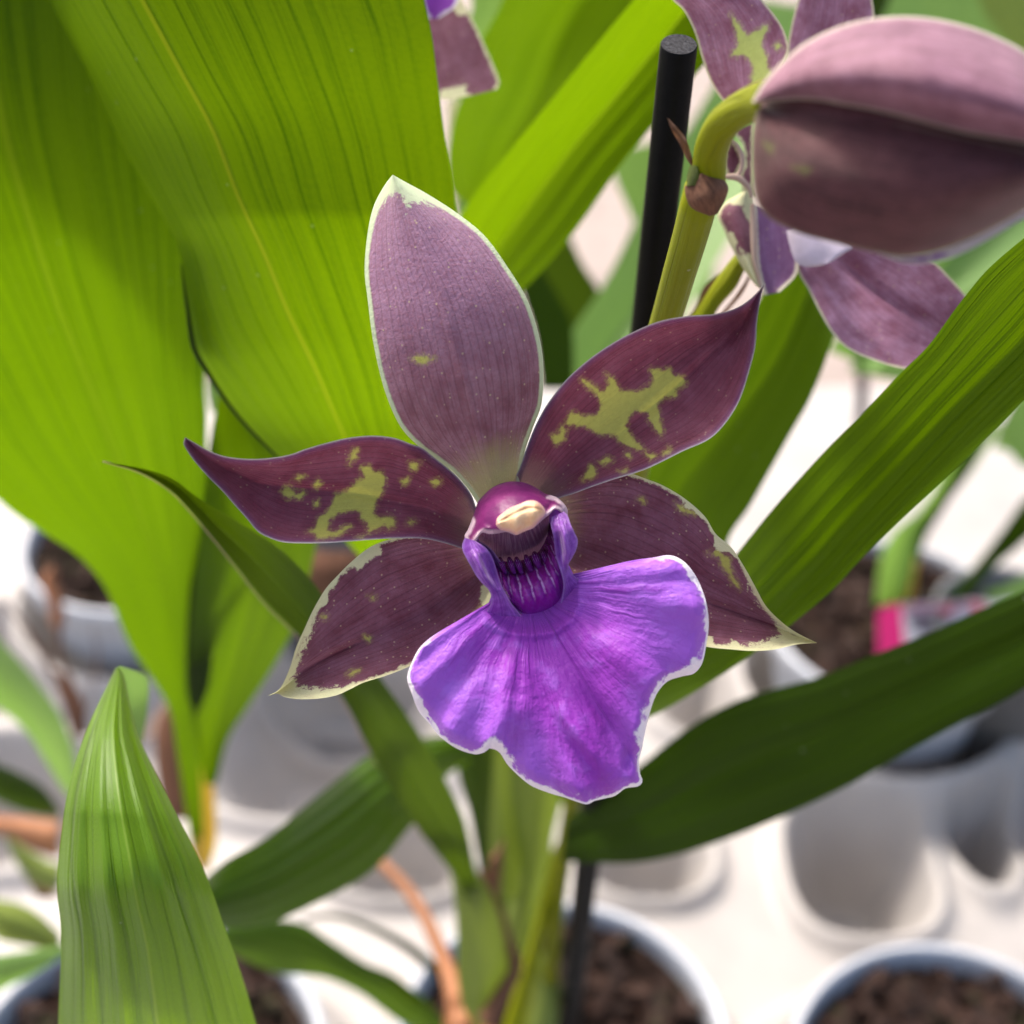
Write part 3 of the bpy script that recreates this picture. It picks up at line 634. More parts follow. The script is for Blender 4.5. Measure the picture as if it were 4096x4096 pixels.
A = j2((1790, 640), (1760, 560), (1700, 480), (1640, 420), (1540, 340), (1470, 285), (1400, 260), (1300, 225), (1170, 212), (1030, 225), (900, 255), (780, 290), (680, 325), (560, 345), (430, 350), (300, 335), (200, 300), (120, 255), (62, 222))
B = j2((1780, 900), (1710, 885), (1600, 850), (1480, 825), (1350, 822), (1200, 828), (1050, 840), (900, 850), (760, 852), (640, 845), (550, 815), (490, 780), (430, 710), (350, 620), (280, 540), (200, 460), (120, 370), (70, 300), (50, 258), (60, 222))
Mi = j2((1790, 770), (1650, 700), (1500, 630), (1350, 600), (1200, 580), (1050, 590), (900, 600), (750, 590), (600, 555), (470, 500), (350, 440), (260, 390), (180, 330), (110, 275), (61, 222))
BL = [j2((1110, 400), (1150, 395), (1180, 430), (1230, 430), (1250, 480), (1225, 560), (1185, 610), (1180, 670), (1215, 710), (1270, 690), (1305, 705), (1300, 745), (1270, 765), (1250, 735), (1210, 760), (1150, 790), (1145, 730), (1100, 700), (1110, 665), (1080, 650), (1010, 655), (960, 680), (915, 710), (905, 770), (960, 790), (1010, 755), (1050, 750), (980, 800), (900, 820), (850, 832), (835, 795), (790, 785), (835, 765), (850, 715), (900, 670), (940, 620), (955, 570), (1000, 550), (1050, 520), (1090, 480), (1125, 460)),
      j2((635, 540), (660, 520), (700, 525), (720, 560), (765, 550), (740, 590), (700, 575), (650, 570)), j2((710, 470), (740, 450), (770, 455), (730, 480)), j2((825, 500), (850, 475), (860, 500), (835, 525)), j2((1040, 360), (1060, 295), (1085, 300), (1075, 345), (1030, 390)), j2((1395, 385), (1430, 370), (1455, 375), (1420, 415)), j2((1350, 480), (1390, 465), (1385, 490), (1360, 500)), j2((1520, 485), (1550, 468), (1582, 485), (1560, 502), (1530, 500)), j2((1385, 725), (1420, 712), (1425, 725), (1395, 738)), j2((830, 605), (850, 600), (850, 630), (835, 630)), j2((1080, 820), (1120, 808), (1115, 822))]
sheet('petal', A, B, M_petal, flower, [.1670, .1645, .1625, .1615, .161, .160, .158], Mi, nt=150, ns=100, bulge=.0035, lumps=(.0003, .02, 13), masks={'blot': BL},
      crease=((j2((1700, 700), (1100, 560), (500, 500), (180, 330)), 9, .0005),))['label'] = 'left petal with a curved tip and smaller yellow-green blotches'
A = j3((150, 1180), (220, 1120), (300, 1070), (400, 1030), (500, 1010), (590, 1015), (650, 1035), (740, 1070), (840, 1130), (930, 1210), (980, 1290), (1050, 1350), (1110, 1440), (1160, 1530), (1210, 1620), (1280, 1690), (1350, 1740), (1440, 1785))
B = j3((200, 1400), (310, 1500), (420, 1570), (520, 1630), (640, 1690), (760, 1745), (850, 1780), (950, 1805), (1050, 1815), (1150, 1822), (1250, 1815), (1350, 1792), (1440, 1786))
Mi = j3((185, 1350), (290, 1330), (450, 1375), (600, 1440), (780, 1525), (940, 1600), (1100, 1655), (1240, 1705), (1340, 1750), (1440, 1785))
sheet('sepal', A, B, M_sepal, flower, [.1745, .1715, .1685, .1665, .1655, .1655], Mi, nt=150, ns=100, fold=-.0030, bulge=.001, lumps=(.0003, .02, 14),
      masks={'tip': [j3((1440, 1785), (1350, 1738), (1280, 1688), (1210, 1616), (1160, 1530), (1120, 1450), (1095, 1450), (1130, 1540), (1180, 1620), (1240, 1690), (1265, 1740), (1190, 1770), (1080, 1795), (960, 1792), (950, 1812), (1150, 1826), (1260, 1818), (1350, 1795))], 'blot': [j3((940, 1378), (990, 1368), (1040, 1400), (1050, 1460), (1090, 1540), (1060, 1520), (1040, 1470), (1010, 1440), (1000, 1390)), j3((800, 1150), (860, 1180), (890, 1200), (820, 1190)), j3((625, 1130), (650, 1128), (655, 1148))]},
      crease=((j3((940, 1600), (1240, 1705), (1340, 1750)), 7, .0012),))['label'] = 'lower right sepal folded along its middle with a cream tip'
A = j2((1830, 830), (1750, 800), (1600, 790), (1480, 790), (1350, 812), (1250, 836), (1150, 880), (1050, 960), (960, 1050), (890, 1130), (820, 1250), (765, 1370), (720, 1470), (690, 1570), (650, 1670), (612, 1730), (555, 1757))
B = j2((1900, 1050), (1880, 1160), (1860, 1240), (1760, 1340), (1600, 1480), (1390, 1585), (1250, 1640), (1120, 1680), (1040, 1720), (960, 1755), (850, 1775), (730, 1778), (650, 1765), (610, 1745), (555, 1758))
Mi = j2((1865, 990), (1700, 1110), (1500, 1250), (1350, 1330), (1200, 1400), (980, 1500), (830, 1580), (720, 1650), (640, 1715), (555, 1757))
sheet('sepal', A, B, M_sepal, flower, [.1745, .1715, .1685, .1665, .1655, .1660], Mi, nt=150, ns=100, fold=-.0030, bulge=.001, lumps=(.0003, .02, 15),
      masks={'tip': [j2((555, 1757), (612, 1728), (650, 1670), (690, 1570), (720, 1470), (765, 1370), (820, 1250), (880, 1150), (960, 1050), (975, 1080), (900, 1180), (870, 1230), (850, 1300), (820, 1380), (800, 1430), (770, 1500), (740, 1570), (725, 1640), (740, 1690), (820, 1705), (900, 1695), (980, 1705), (1080, 1690), (1120, 1685), (1040, 1722), (960, 1758), (850, 1780), (730, 1782), (640, 1768))], 'blot': [j2((1850, 1140), (1872, 1170), (1865, 1230), (1780, 1300), (1760, 1295), (1830, 1220)), j2((1150, 1165), (1190, 1160), (1185, 1185)), j2((870, 1290), (905, 1280), (900, 1300)), j2((1030, 1630), (1060, 1610), (1095, 1606), (1060, 1630), (1040, 1642)), j2((1130, 1410), (1160, 1410), (1155, 1428))]},
      crease=((j2((740, 1620), (900, 1530), (1100, 1440)), 7, .0014),))['label'] = 'lower left sepal with ragged cream margin'

# lip: a fan between the throat and the ruffled margin
OUT = k2((548, 862), (545, 885), (520, 920), (450, 950), (360, 975), (290, 1010), (220, 1070), (180, 1140), (155, 1220), (175, 1290), (210, 1380), (260, 1440), (310, 1500), (390, 1560), (480, 1590), (530, 1580), (555, 1562), (600, 1580), (640, 1640), (700, 1700), (760, 1745), (850, 1780), (920, 1800), (1020, 1832), (1060, 1815), (1100, 1806), (1160, 1790), (1210, 1755), (1270, 1745), (1292, 1720), (1280, 1680), (1275, 1620), (1290, 1560), (1305, 1480), (1330, 1380), (1360, 1300), (1410, 1240), (1480, 1215), (1540, 1200), (1580, 1150), (1600, 1060), (1612, 960), (1600, 860), (1570, 770), (1530, 700), (1480, 650), (1420, 628), (1340, 640), (1250, 652), (1170, 672), (1100, 710), (1040, 740), (990, 746), (960, 722), (938, 680))
INN = k2((575, 790), (605, 830), (650, 860), (700, 880), (755, 888), (810, 878), (860, 850), (885, 800), (900, 740), (905, 660))
def lip():
    nt, ns = 260, 110
    o = resample(OUT, nt); i = resample(INN, nt)
    # match spokes: keep the inner parameter close to the bearing of the outer point
    c = np.array(k2((755, 800))[0]); ang = np.unwrap(np.arctan2(o[:, 1] - c[1], -(o[:, 0] - c[0])))
    ang = np.maximum.accumulate(ang); f = (ang - ang[0]) / (ang[-1] - ang[0])
    ic = resample(INN, 400); iang = np.unwrap(np.arctan2(ic[:, 1] - c[1], -(ic[:, 0] - c[0]))); iang = np.maximum.accumulate(iang)
    g = (iang - iang[0]) / (iang[-1] - iang[0])
    f = .75 * f + .25 * np.linspace(0, 1, nt)
    idx = np.interp(f, g, np.arange(400)); i = np.stack([np.interp(idx, np.arange(400), ic[:, q]) for q in (0, 1)], 1)
    s = np.linspace(0, 1, ns)[None, :, None]
    Q = i[:, None] * (1 - s) + o[:, None] * s; S = s[..., 0] + np.zeros((nt, 1)); T = np.linspace(0, 1, nt)[:, None] + 0 * S
    rad = np.linalg.norm(o - i, axis=1)[:, None]; k = np.clip(rad / 250, 0, 1)
    D = .1635 - .0065 * S ** 1.3 * k + .0030 * np.sin(np.pi * S) * k * -1
    # ruffles at the rim, radiating pleats, rolled-back edge
    D += .0010 * S ** 3 * np.sin(T * 2 * np.pi * 6.0 + .6) * k + .0007 * S ** 3 * np.sin(T * 2 * np.pi * 15 + 1) * k
    D += .0002 * np.sin(T * 2 * np.pi * 16) * S * k * (1 - S * .5)
    D += .0022 * np.clip((S - .90) / .10, 0, 1) ** 2 * k
    fl = Q.reshape(-1, 2); D = D.ravel() + .0004 * lump(fl[:, 0], fl[:, 1], 21, .018)
    for line, wd, am in ((k2((760, 1180), (860, 1400), (960, 1580), (1050, 1730), (1100, 1790)), 16, .0013), (k2((870, 1350), (1020, 1560), (1130, 1700)), 18, -.0012),
                         (k2((980, 1250), (1120, 1450), (1190, 1700)), 14, .0010), (k2((560, 1560), (640, 1440), (700, 1300)), 26, -.0012), (k2((1220, 1560), (1215, 1700)), 9, .0010),
                         (k2((530, 930), (580, 975), (660, 1005), (760, 1015), (860, 1000), (950, 940), (985, 860), (985, 770)), 9, -.0007),
                         (k2((1400, 1230), (1250, 1120), (1100, 1000)), 30, -.0010), (k2((640, 1000), (520, 1150), (350, 1300)), 30, .0008)):
        D = D + am * crease_w(fl, line, wd)
    at = {'cdist': np.linalg.norm(fl - np.array([975., 985.]), axis=1), 'edge': seg_dist(fl, o), 'core': sdf(fl, k2((600, 950), (900, 930), (1150, 960), (1250, 1150), (1150, 1400), (1140, 1600), (1120, 1770), (1040, 1740), (900, 1500), (700, 1350), (560, 1200), (520, 1050))),
          'collar': sdf(fl, k2((520, 900), (560, 960), (640, 1000), (760, 1012), (870, 995), (950, 935), (985, 860), (985, 760), (930, 690), (900, 820), (760, 920), (600, 870), (545, 840)))}
    return mesh_obj('lip', P3(fl[:, 0], fl[:, 1], D), grid_faces(nt, ns), M_lip, flower, np.stack([T.ravel(), S.ravel()], 1), at)
lp = lip(); lp['label'] = 'broad violet lip with ruffled white margin'

# side lobes of the lip, throat, callus, column
A = j1((300, 830), (275, 900), (278, 970), (320, 1060), (370, 1150), (420, 1240), (480, 1320), (560, 1400), (592, 1480), (585, 1560), (545, 1640), (505, 1695))
B = j1((430, 870), (520, 930), (580, 1000), (620, 1080), (650, 1180), (680, 1280), (720, 1380), (770, 1470), (820, 1560), (870, 1620), (900, 1660), (930, 1700))
sheet('side_lobe', A, B, M_wall, flower, [.1595, .1590, .1590, .1600, .1620], None, dA=None, nt=70, ns=40, fold=0, bulge=0, crease=((j1((400, 960), (440, 1080), (520, 1260), (640, 1440)), 9, -.0016), (j1((520, 1000), (600, 1200), (700, 1400)), 12, .0012)), lumps=(.0002, .06, 16))
A = j1((440, 860), (520, 900), (600, 960), (660, 1040), (720, 1120), (790, 1220), (840, 1330), (850, 1450), (880, 1560), (930, 1640))
B = j1((430, 890), (500, 960), (560, 1040), (600, 1140), (640, 1260), (690, 1380), (750, 1470), (820, 1570), (880, 1640), (940, 1680))
sheet('throat_wall', A, B, M_inner, flower, [.1640, .1635, .1625], None, nt=50, ns=24, bulge=.001)
A = j1((1400, 540), (1440, 590), (1470, 680), (1512, 770), (1548, 860), (1532, 960), (1490, 1050), (1450, 1120), (1460, 1190), (1520, 1260), (1590, 1300))
B = j1((1262, 600), (1250, 690), (1275, 790), (1290, 900), (1300, 1000), (1325, 1100), (1360, 1200), (1385, 1300), (1390, 1400), (1375, 1480), (1360, 1560))
sheet('side_lobe', B, A, M_wall, flower, [.1600, .1590, .1590, .1600, .1620], None, nt=70, ns=40, crease=((j1((1350, 640), (1400, 800), (1420, 1000), (1400, 1160)), 9, -.0014), (j1((1320, 760), (1360, 960), (1380, 1180)), 8, .0012)), lumps=(.0002, .06, 17))
top = j1((590, 990), (650, 1060), (720, 1085), (800, 1095), (880, 1085), (960, 1070), (1020, 1030), (1090, 1005), (1140, 950), (1180, 880), (1215, 790), (1230, 640))
bot = j1((700, 1360), (740, 1460), (800, 1560), (880, 1640), (960, 1700), (1040, 1700), (1130, 1670), (1230, 1630), (1320, 1570), (1380, 1480), (1400, 1300), (1330, 900))
def callus():
    nt, ns = 150, 80
    a, b = resample(top, nt), resample(bot, nt); s = np.linspace(0, 1, ns)[None, :, None]
    Q = a[:, None] * (1 - s) + b[:, None] * s; S = s[..., 0] + np.zeros((nt, 1)); T = np.linspace(0, 1, nt)[:, None] + 0 * S
    D = .1665 - .0060 * np.sin(np.pi * np.clip(S * .82, 0, 1)) ** 1.2 + .002 * (2 * T - 1) ** 2
    D -= .0007 * np.abs(np.sin(np.pi * 10 * T)) ** .8 * np.sin(np.pi * np.clip(S * 1.05, 0, 1)) ** .3 * np.clip((1.02 - S) * 4, 0, 1)
    return mesh_obj('callus', P3(Q[..., 0].ravel(), Q[..., 1].ravel(), D.ravel()), grid_faces(nt, ns), M_callus, flower, np.stack([T.ravel(), S.ravel()], 1))
callus()
for x, r in ((690, .00035), (790, .0004), (870, .00042), (975, .00042), (1070, .0005), (1160, .0004)):
    y = 1090 - max(0, x - 900) * .33
    tube('callus_ridge', [(px_, py_, d) for (px_, py_), d in zip(j1((x, y - 30), (x + 20, y + 30), (x + 60, y + 130)), (.1655, .1640, .1625))], [.6 * r, r, .5 * r], M_callus, flower, n=10, m=20)
A = j1((420, 800), (480, 890), (560, 990), (620, 1040), (680, 1080), (760, 1115), (860, 1120), (960, 1090), (1060, 1040), (1140, 970), (1190, 860), (1222, 760), (1235, 640))
B = j1((420, 760), (520, 740), (600, 700), (700, 690), (800, 690), (900, 690), (1000, 660), (1080, 620), (1150, 580), (1200, 570), (1240, 560))
def column():
    nt, ns = 70, 40; a, b = resample(B, nt), resample(A, nt); s = np.linspace(0, 1, ns)[None, :, None]
    Q = a[:, None] * (1 - s) + b[:, None] * s; S = s[..., 0] + np.zeros((nt, 1)); T = np.linspace(0, 1, nt)[:, None] + 0 * S
    D = .1630 + .0045 * S + .0010 * np.sin(np.pi * T) - .0012 * np.sin(np.pi * S)
    return mesh_obj('column', P3(Q[..., 0].ravel(), Q[..., 1].ravel(), D.ravel()), grid_faces(nt, ns), M_col, flower, np.stack([T.ravel(), S.ravel()], 1))
column()
# dark hollow behind the column, so nothing shows through
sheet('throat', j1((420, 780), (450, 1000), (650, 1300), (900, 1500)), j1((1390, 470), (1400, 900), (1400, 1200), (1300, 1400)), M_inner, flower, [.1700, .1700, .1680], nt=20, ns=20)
TOPC = j1((305, 845), (300, 800), (335, 740), (375, 640), (410, 540), (445, 440), (500, 370), (600, 280), (720, 225), (850, 208), (980, 228), (1100, 285), (1190, 345), (1260, 362), (1320, 385), (1385, 440), (1432, 510), (1440, 570))
LOWC = j1((330, 890), (370, 912), (420, 880), (460, 810), (500, 775), (570, 790), (660, 785), (760, 768), (860, 800), (960, 760), (1050, 730), (1110, 680), (1190, 610), (1240, 570), (1290, 520), (1340, 530), (1400, 582), (1438, 580))
def hood():
    nt, ns = 120, 60; a, b = resample(TOPC, nt), resample(LOWC, nt); s = np.linspace(0, 1, ns)[None, :, None]
    Q = a[:, None] * (1 - s) + b[:, None] * s; S = s[..., 0] + np.zeros((nt, 1)); T = np.linspace(0, 1, nt)[:, None] + 0 * S
    h = np.sin(np.pi * np.clip(T, 0, 1)) ** .8
    D = .1635 - .0062 * h * np.sin(np.pi / 2 * np.clip(S * 1.15, 0, 1)) ** .7 - .0004 + .0012 * np.clip((S - .88) / .12, 0, 1) ** 2
    fl = Q.reshape(-1, 2); D = D.ravel()
    for line, wd, am in ((j1((330, 880), (372, 900), (450, 800), (520, 720), (600, 735)), 5, -.0008), (j1((1250, 460), (1300, 520), (1410, 560)), 6, -.0006), (j1((1320, 400), (1400, 470), (1430, 560)), 5, -.0007), (j1((1270, 400), (1250, 480), (1190, 540)), 7, .0008)):
        D = D + am * crease_w(fl, line, wd)
    at = {'edge': np.minimum(seg_dist(fl, a), seg_dist(fl, b)), 'wing': np.maximum(sdf(fl, j1((250, 650), (400, 600), (470, 750), (600, 700), (640, 820), (400, 950), (250, 950))), sdf(fl, j1((1200, 380), (1300, 330), (1500, 450), (1500, 650), (1190, 640))))}
    return mesh_obj('column_hood', P3(fl[:, 0], fl[:, 1], D), grid_faces(nt, ns), M_hood, flower, np.stack([T.ravel(), S.ravel()], 1), at)
hood()
A = j1((645, 680), (660, 610), (730, 550), (800, 500), (900, 460), (1000, 420), (1090, 425), (1160, 480), (1195, 540))
B = j1((650, 700), (700, 745), (800, 765), (870, 800), (930, 775), (1000, 745), (1060, 715), (1120, 650), (1190, 570))
def anther():
    nt, ns = 80, 40; a, b = resample(A, nt), resample(B, nt); s = np.linspace(0, 1, ns)[None, :, None]
    Q = a[:, None] * (1 - s) + b[:, None] * s; S = s[..., 0] + np.zeros((nt, 1)); T = np.linspace(0, 1, nt)[:, None] + 0 * S
    D = .1568 - .0016 * (np.sin(np.pi * S) * np.sin(np.pi * T)) ** .5 + .0003 * np.exp(-((S - .30 - .05 * np.sin(T * 9)) / .07) ** 2) * np.sin(np.pi * T) - .0003 * np.sin(T * 19) * np.sin(np.pi * S)
    fl = Q.reshape(-1, 2)
    return mesh_obj('anther_cap', P3(fl[:, 0], fl[:, 1], D.ravel()), grid_faces(nt, ns), M_anther, flower, np.stack([T.ravel(), S.ravel()], 1), {'edge': np.minimum(seg_dist(fl, a), seg_dist(fl, b))})
anther()

# ---- the large bud close to the camera (upper right)
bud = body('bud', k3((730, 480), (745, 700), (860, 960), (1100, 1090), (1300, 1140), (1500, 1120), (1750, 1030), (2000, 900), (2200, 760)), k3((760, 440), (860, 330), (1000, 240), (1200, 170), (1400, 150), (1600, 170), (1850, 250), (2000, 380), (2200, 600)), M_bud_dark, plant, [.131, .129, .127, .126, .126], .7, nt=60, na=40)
bud['label'] = 'large closed dusty pink bud'
A = k3((715, 500), (695, 600), (690, 740), (705, 890), (760, 985), (900, 1060), (1080, 1110), (1250, 1150), (1400, 1168), (1580, 1130), (1750, 1060), (1932, 960), (2100, 850), (2250, 740))
B = k3((745, 485), (850, 490), (1000, 500), (1150, 520), (1300, 550), (1450, 580), (1600, 612), (1750, 642), (1932, 680), (2100, 725), (2250, 735))
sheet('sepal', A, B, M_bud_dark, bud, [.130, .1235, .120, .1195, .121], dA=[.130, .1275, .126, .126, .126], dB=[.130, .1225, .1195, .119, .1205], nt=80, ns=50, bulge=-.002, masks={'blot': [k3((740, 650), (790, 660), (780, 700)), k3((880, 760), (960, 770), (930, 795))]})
A = k3((690, 465), (740, 380), (830, 280), (950, 185), (1120, 110), (1300, 76), (1500, 80), (1700, 125), (1850, 185), (1932, 230), (2100, 360), (2250, 560))
B = k3((720, 470), (800, 462), (900, 455), (1000, 460), (1100, 478), (1250, 505), (1400, 540), (1550, 580), (1700, 615), (1932, 655), (2100, 690), (2250, 700))
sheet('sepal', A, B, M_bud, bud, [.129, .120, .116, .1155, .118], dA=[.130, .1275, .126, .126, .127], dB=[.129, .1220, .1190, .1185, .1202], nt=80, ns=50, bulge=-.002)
sheet('lip', k3((1250, 1130), (1400, 1168), (1580, 1130), (1750, 1060), (1932, 960), (2100, 850)), k3((1250, 1150), (1400, 1200), (1560, 1188), (1720, 1120), (1932, 992), (2100, 880)), M_lip, bud, .1275, nt=30, ns=8)
sheet('lip', k3((1820, 1030), (1900, 990), (2000, 930)), k3((1840, 1036), (1900, 1012), (2000, 970)), M_white, bud, .1285, nt=10, ns=4)

# ---- the second flower behind the bud
fl2 = body('flower', k3((760, 560), (800, 900), (840, 1120)), k3((900, 560), (1000, 900), (960, 1140)), M_bud_dark, plant, [.196, .20, .202], .6, nt=14, na=16)
fl2['label'] = 'second purple flower half hidden behind the bud'
STAR = k3((600, 70), (640, 125), (665, 160), (700, 150), (765, 112), (742, 165), (735, 205), (755, 250), (765, 310), (790, 350), (740, 370), (690, 378), (700, 320), (690, 280), (655, 250), (600, 250), (630, 205), (620, 130))
sheet('petal', k3((640, 560), (570, 470), (530, 420), (492, 345), (462, 255), (432, 150), (382, 50), (330, 0), (230, -130)), k3((800, 480), (790, 420), (805, 350), (845, 270), (858, 210), (835, 130), (790, 60), (740, 0), (640, -130)), M_far_petal, fl2, [.195, .188, .183, .180, .178], nt=80, ns=60, bulge=-.002, lumps=(.0003, .02, 31), masks={'blot': [STAR, k3((795, 205), (815, 200), (825, 215), (805, 222))]})
sheet('sepal', k3((860, 420), (858, 320), (855, 220), (868, 130), (895, 20), (930, -80)), k3((1050, 420), (1120, 300), (1200, 200), (1248, 90), (1242, 0), (1230, -80)), M_far_petal, fl2, [.196, .194, .192, .190], nt=60, ns=40, bulge=-.002, lumps=(.0003, .02, 32))
sheet('sepal', k3((870, 1080), (900, 1230), (950, 1320), (1000, 1420), (1060, 1520), (1130, 1590), (1240, 1640), (1390, 1682), (1600, 1700)), k3((1080, 1020), (1150, 1070), (1300, 1110), (1500, 1180), (1600, 1270), (1670, 1350), (1750, 1450), (1800, 1600)), M_far_petal, fl2, [.203, .200, .197, .197], nt=70, ns=60, fold=-.003, lumps=(.0003, .02, 33), crease=((k3((1100, 1200), (1300, 1360), (1500, 1490)), 12, .0015),))
sheet('sepal', k3((640, 880), (560, 930), (535, 980), (560, 1040), (600, 1130), (650, 1220), (700, 1290), (722, 1312)), k3((690, 860), (700, 930), (700, 1000), (705, 1080), (708, 1160), (718, 1240), (728, 1290), (730, 1314)), M_sepal, fl2, [.196, .194, .193], nt=50, ns=30, bulge=-.002)
LS = [k3((735, 1040 + 38 * i), (760, 1030 + 38 * i), (880, 1075 + 30 * i), (885, 1095 + 30 * i), (790, 1066 + 38 * i)) for i in range(5)]
sheet('petal', k3((700, 930), (706, 1060), (712, 1180), (728, 1270), (750, 1345)), k3((900, 1000), (900, 1090), (905, 1190), (890, 1260), (820, 1330)), M_streak, fl2, [.198, .197, .196], nt=50, ns=30, bulge=.001)
sheet('lip', k3((850, 1050), (862, 1110), (890, 1190), (940, 1216), (1010, 1212)), k3((960, 1000), (1050, 1060), (1150, 1120), (1120, 1150), (1060, 1190)), simple('lip_white', (.62, .54, .62), .5, .12, trans=(.6, .5, .6), tf=.3), fl2, [.196, .194, .1935], nt=30, ns=24, bulge=-.001)
sheet('petal', k3((590, 628), (570, 690), (566, 740), (572, 800)), k3((592, 630), (630, 680), (648, 740), (632, 800)), M_sepal, fl2, [.190, .191], nt=30, ns=20, bulge=.001)
sheet('petal', k3((600, 600), (650, 660), (655, 760), (640, 800), (650, 880)), k3((700, 560), (700, 660), (700, 760), (700, 820), (720, 900)), M_sepal, fl2, [.196, .196], nt=30, ns=20)
tube('petal_margin', [(x, y, .1895) for x, y in k3((592, 630), (628, 668), (647, 720), (640, 780), (615, 802), (575, 806))], [.0001, .00035, .0003, .0002], M_papery, fl2, n=8)
tube('petal_margin', [(x, y, .1895) for x, y in k3((560, 805), (620, 808), (655, 830), (680, 860), (690, 900))], [.0003, .0005, .0004, .0002], M_papery, fl2, n=8)
tube('petal_margin', [(x, y, .1915) for x, y in k3((695, 930), (700, 1080), (705, 1180), (722, 1260), (732, 1314))], [.0003, .0005, .0004, .0002], M_papery, fl2, n=8)

# ------------------------------------------------------------------ stake
def stake():
    a = P3(1281, 84, .175); b = P3(1072, 1950, .452); rb = .0034
    t = thing('plant_stake', b, 'round black plastic stake standing beside the flower spike, its cut top showing', 'stake')
    ax = Vector(b - a).normalized(); u = ax.orthogonal().normalized(); v = ax.cross(u); n = 40; r = .00232
    V = [tuple(Vector(c) + (u * math.cos(2 * math.pi * k / n) + v * math.sin(2 * math.pi * k / n)) * rr) for c, rr in ((a, r - .00012), (a + np.array(ax) * .00012, r), (b, rb)) for k in range(n)]
    mesh_obj('stake_shaft', V, [tuple(f) for f in grid_faces(3, n, True)], M_black, t)
    up = -ax; cz = Vector(a)
    V = [tuple(cz + up * .00001 * (i == 0) + (u * math.cos(2 * math.pi * k / n) + v * math.sin(2 * math.pi * k / n)) * (r - .00012) * rr + up * .00005) for i, rr in enumerate((1, .75, .5, .25, .02)) for k in range(n)]
    mesh_obj('cut_end', V, [tuple(f) for f in grid_faces(5, n, True)], M_cut, t)
stake()

# ------------------------------------------------------------------ plant on the left with the broad leaf
plantB = thing('orchid_plant', P3(390, 1640, .46), 'orchid plant on the left whose broad backlit leaf leaves the frame at the left edge', 'orchid', 'orchid plants')
A = pp((-330, -150), (-310, 150), (-260, 450), (-190, 680), (-100, 850)) + j4((0, 155), (120, 255), (300, 370), (440, 460), (560, 580), (640, 700), (700, 850), (780, 1030), (880, 1180), (980, 1340), (1025, 1460), (1045, 1600), (1075, 1800), (1095, 1932)) + pp((365, 1620),)
B = pp((500, -150), (490, 0), (480, 150), (460, 350), (430, 500), (395, 640), (386, 720), (390, 780)) + j4((1226, 0), (1222, 160), (1198, 320), (1150, 560), (1122, 800), (1120, 1000), (1135, 1180), (1155, 1330), (1170, 1500), (1190, 1700), (1200, 1932)) + pp((388, 1620),)
Mi = pp((-40, -150), (-20, 50), (10, 250), (60, 430), (110, 580), (165, 720), (215, 850), (262, 970), (300, 1080), (325, 1180), (340, 1280), (350, 1380), (358, 1480), (368, 1560), (376, 1620))
B1 = sheet('leaf', A[::-1], B[::-1], M_leaf_back, plantB, [.43, .36, .31, .27, .245, .232, .225], Mi[::-1], nt=130, ns=90, fold=-.002, lumps=(.0012, .010, 41), pleat=((.0002, 14, 0),))
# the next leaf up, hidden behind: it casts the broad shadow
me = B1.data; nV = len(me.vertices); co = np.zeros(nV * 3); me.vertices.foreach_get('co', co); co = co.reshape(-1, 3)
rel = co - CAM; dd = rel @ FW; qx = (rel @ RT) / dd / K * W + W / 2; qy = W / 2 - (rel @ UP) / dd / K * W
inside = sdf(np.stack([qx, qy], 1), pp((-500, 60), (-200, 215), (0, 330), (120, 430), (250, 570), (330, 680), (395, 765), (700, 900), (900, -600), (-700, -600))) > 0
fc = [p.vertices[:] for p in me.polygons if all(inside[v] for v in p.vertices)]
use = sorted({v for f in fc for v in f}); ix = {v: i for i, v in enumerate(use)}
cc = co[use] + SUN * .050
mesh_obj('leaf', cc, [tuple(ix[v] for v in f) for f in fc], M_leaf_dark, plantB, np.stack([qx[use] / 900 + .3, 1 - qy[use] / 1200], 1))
A = pp((425, 690), (405, 780), (392, 860), (384, 950), (372, 1060), (360, 1180), (357, 1290), (368, 1380), (385, 1480))
B = pp((440, 690), (500, 760), (560, 840), (605, 940), (596, 1030), (562, 1165), (520, 1250), (470, 1330), (430, 1395), (408, 1480))
sheet('leaf', A, B, M_leaf_mid, plantB, [.275, .28, .29, .32, .36, .40], nt=60, ns=50, fold=-.006, lumps=(.001, .01, 42), pleat=((.0003, 6, 0),))
A = pp((395, 880), (380, 960), (362, 1080), (352, 1200), (352, 1300), (366, 1350)); B = pp((420, 880), (412, 1000), (400, 1100), (402, 1200), (395, 1290), (372, 1350))
sheet('leaf', A, B, M_leaf_dark, plantB, [.30, .32, .35], nt=40, ns=20)  # dark strip: the previous leaf's shaded side, put in as a darker sheet
sheet('old_leaf', pp((369, 1333), (354, 1400), (349, 1500), (360, 1600), (380, 1645)), pp((371, 1333), (390, 1400), (405, 1500), (408, 1590), (392, 1645)), M_yellow, plantB, [.40, .415, .43], nt=40, ns=20, bulge=-.004)
sheet('dry_sheath', j4((1305, 1080), (1240, 1250), (1210, 1450), (1205, 1650)), j4((1310, 1080), (1310, 1250), (1305, 1450), (1290, 1650)), M_papery, plantB, [.42, .43], nt=30, ns=12, bulge=-.003)
sheet('dry_sheath', j4((1335, 1150), (1320, 1250), (1315, 1400), (1330, 1500)), j4((1345, 1150), (1378, 1250), (1372, 1400), (1340, 1500)), M_papery, plantB, [.43, .435], nt=30, ns=12, bulge=-.003)
body('old_sheath', j4((980, 1380), (930, 1500), (925, 1700), (960, 1932), (1000, 2050)), j4((1010, 1380), (1060, 1550), (1100, 1750), (1130, 1932), (1150, 2050)), M_dry, plantB, .45, .7)
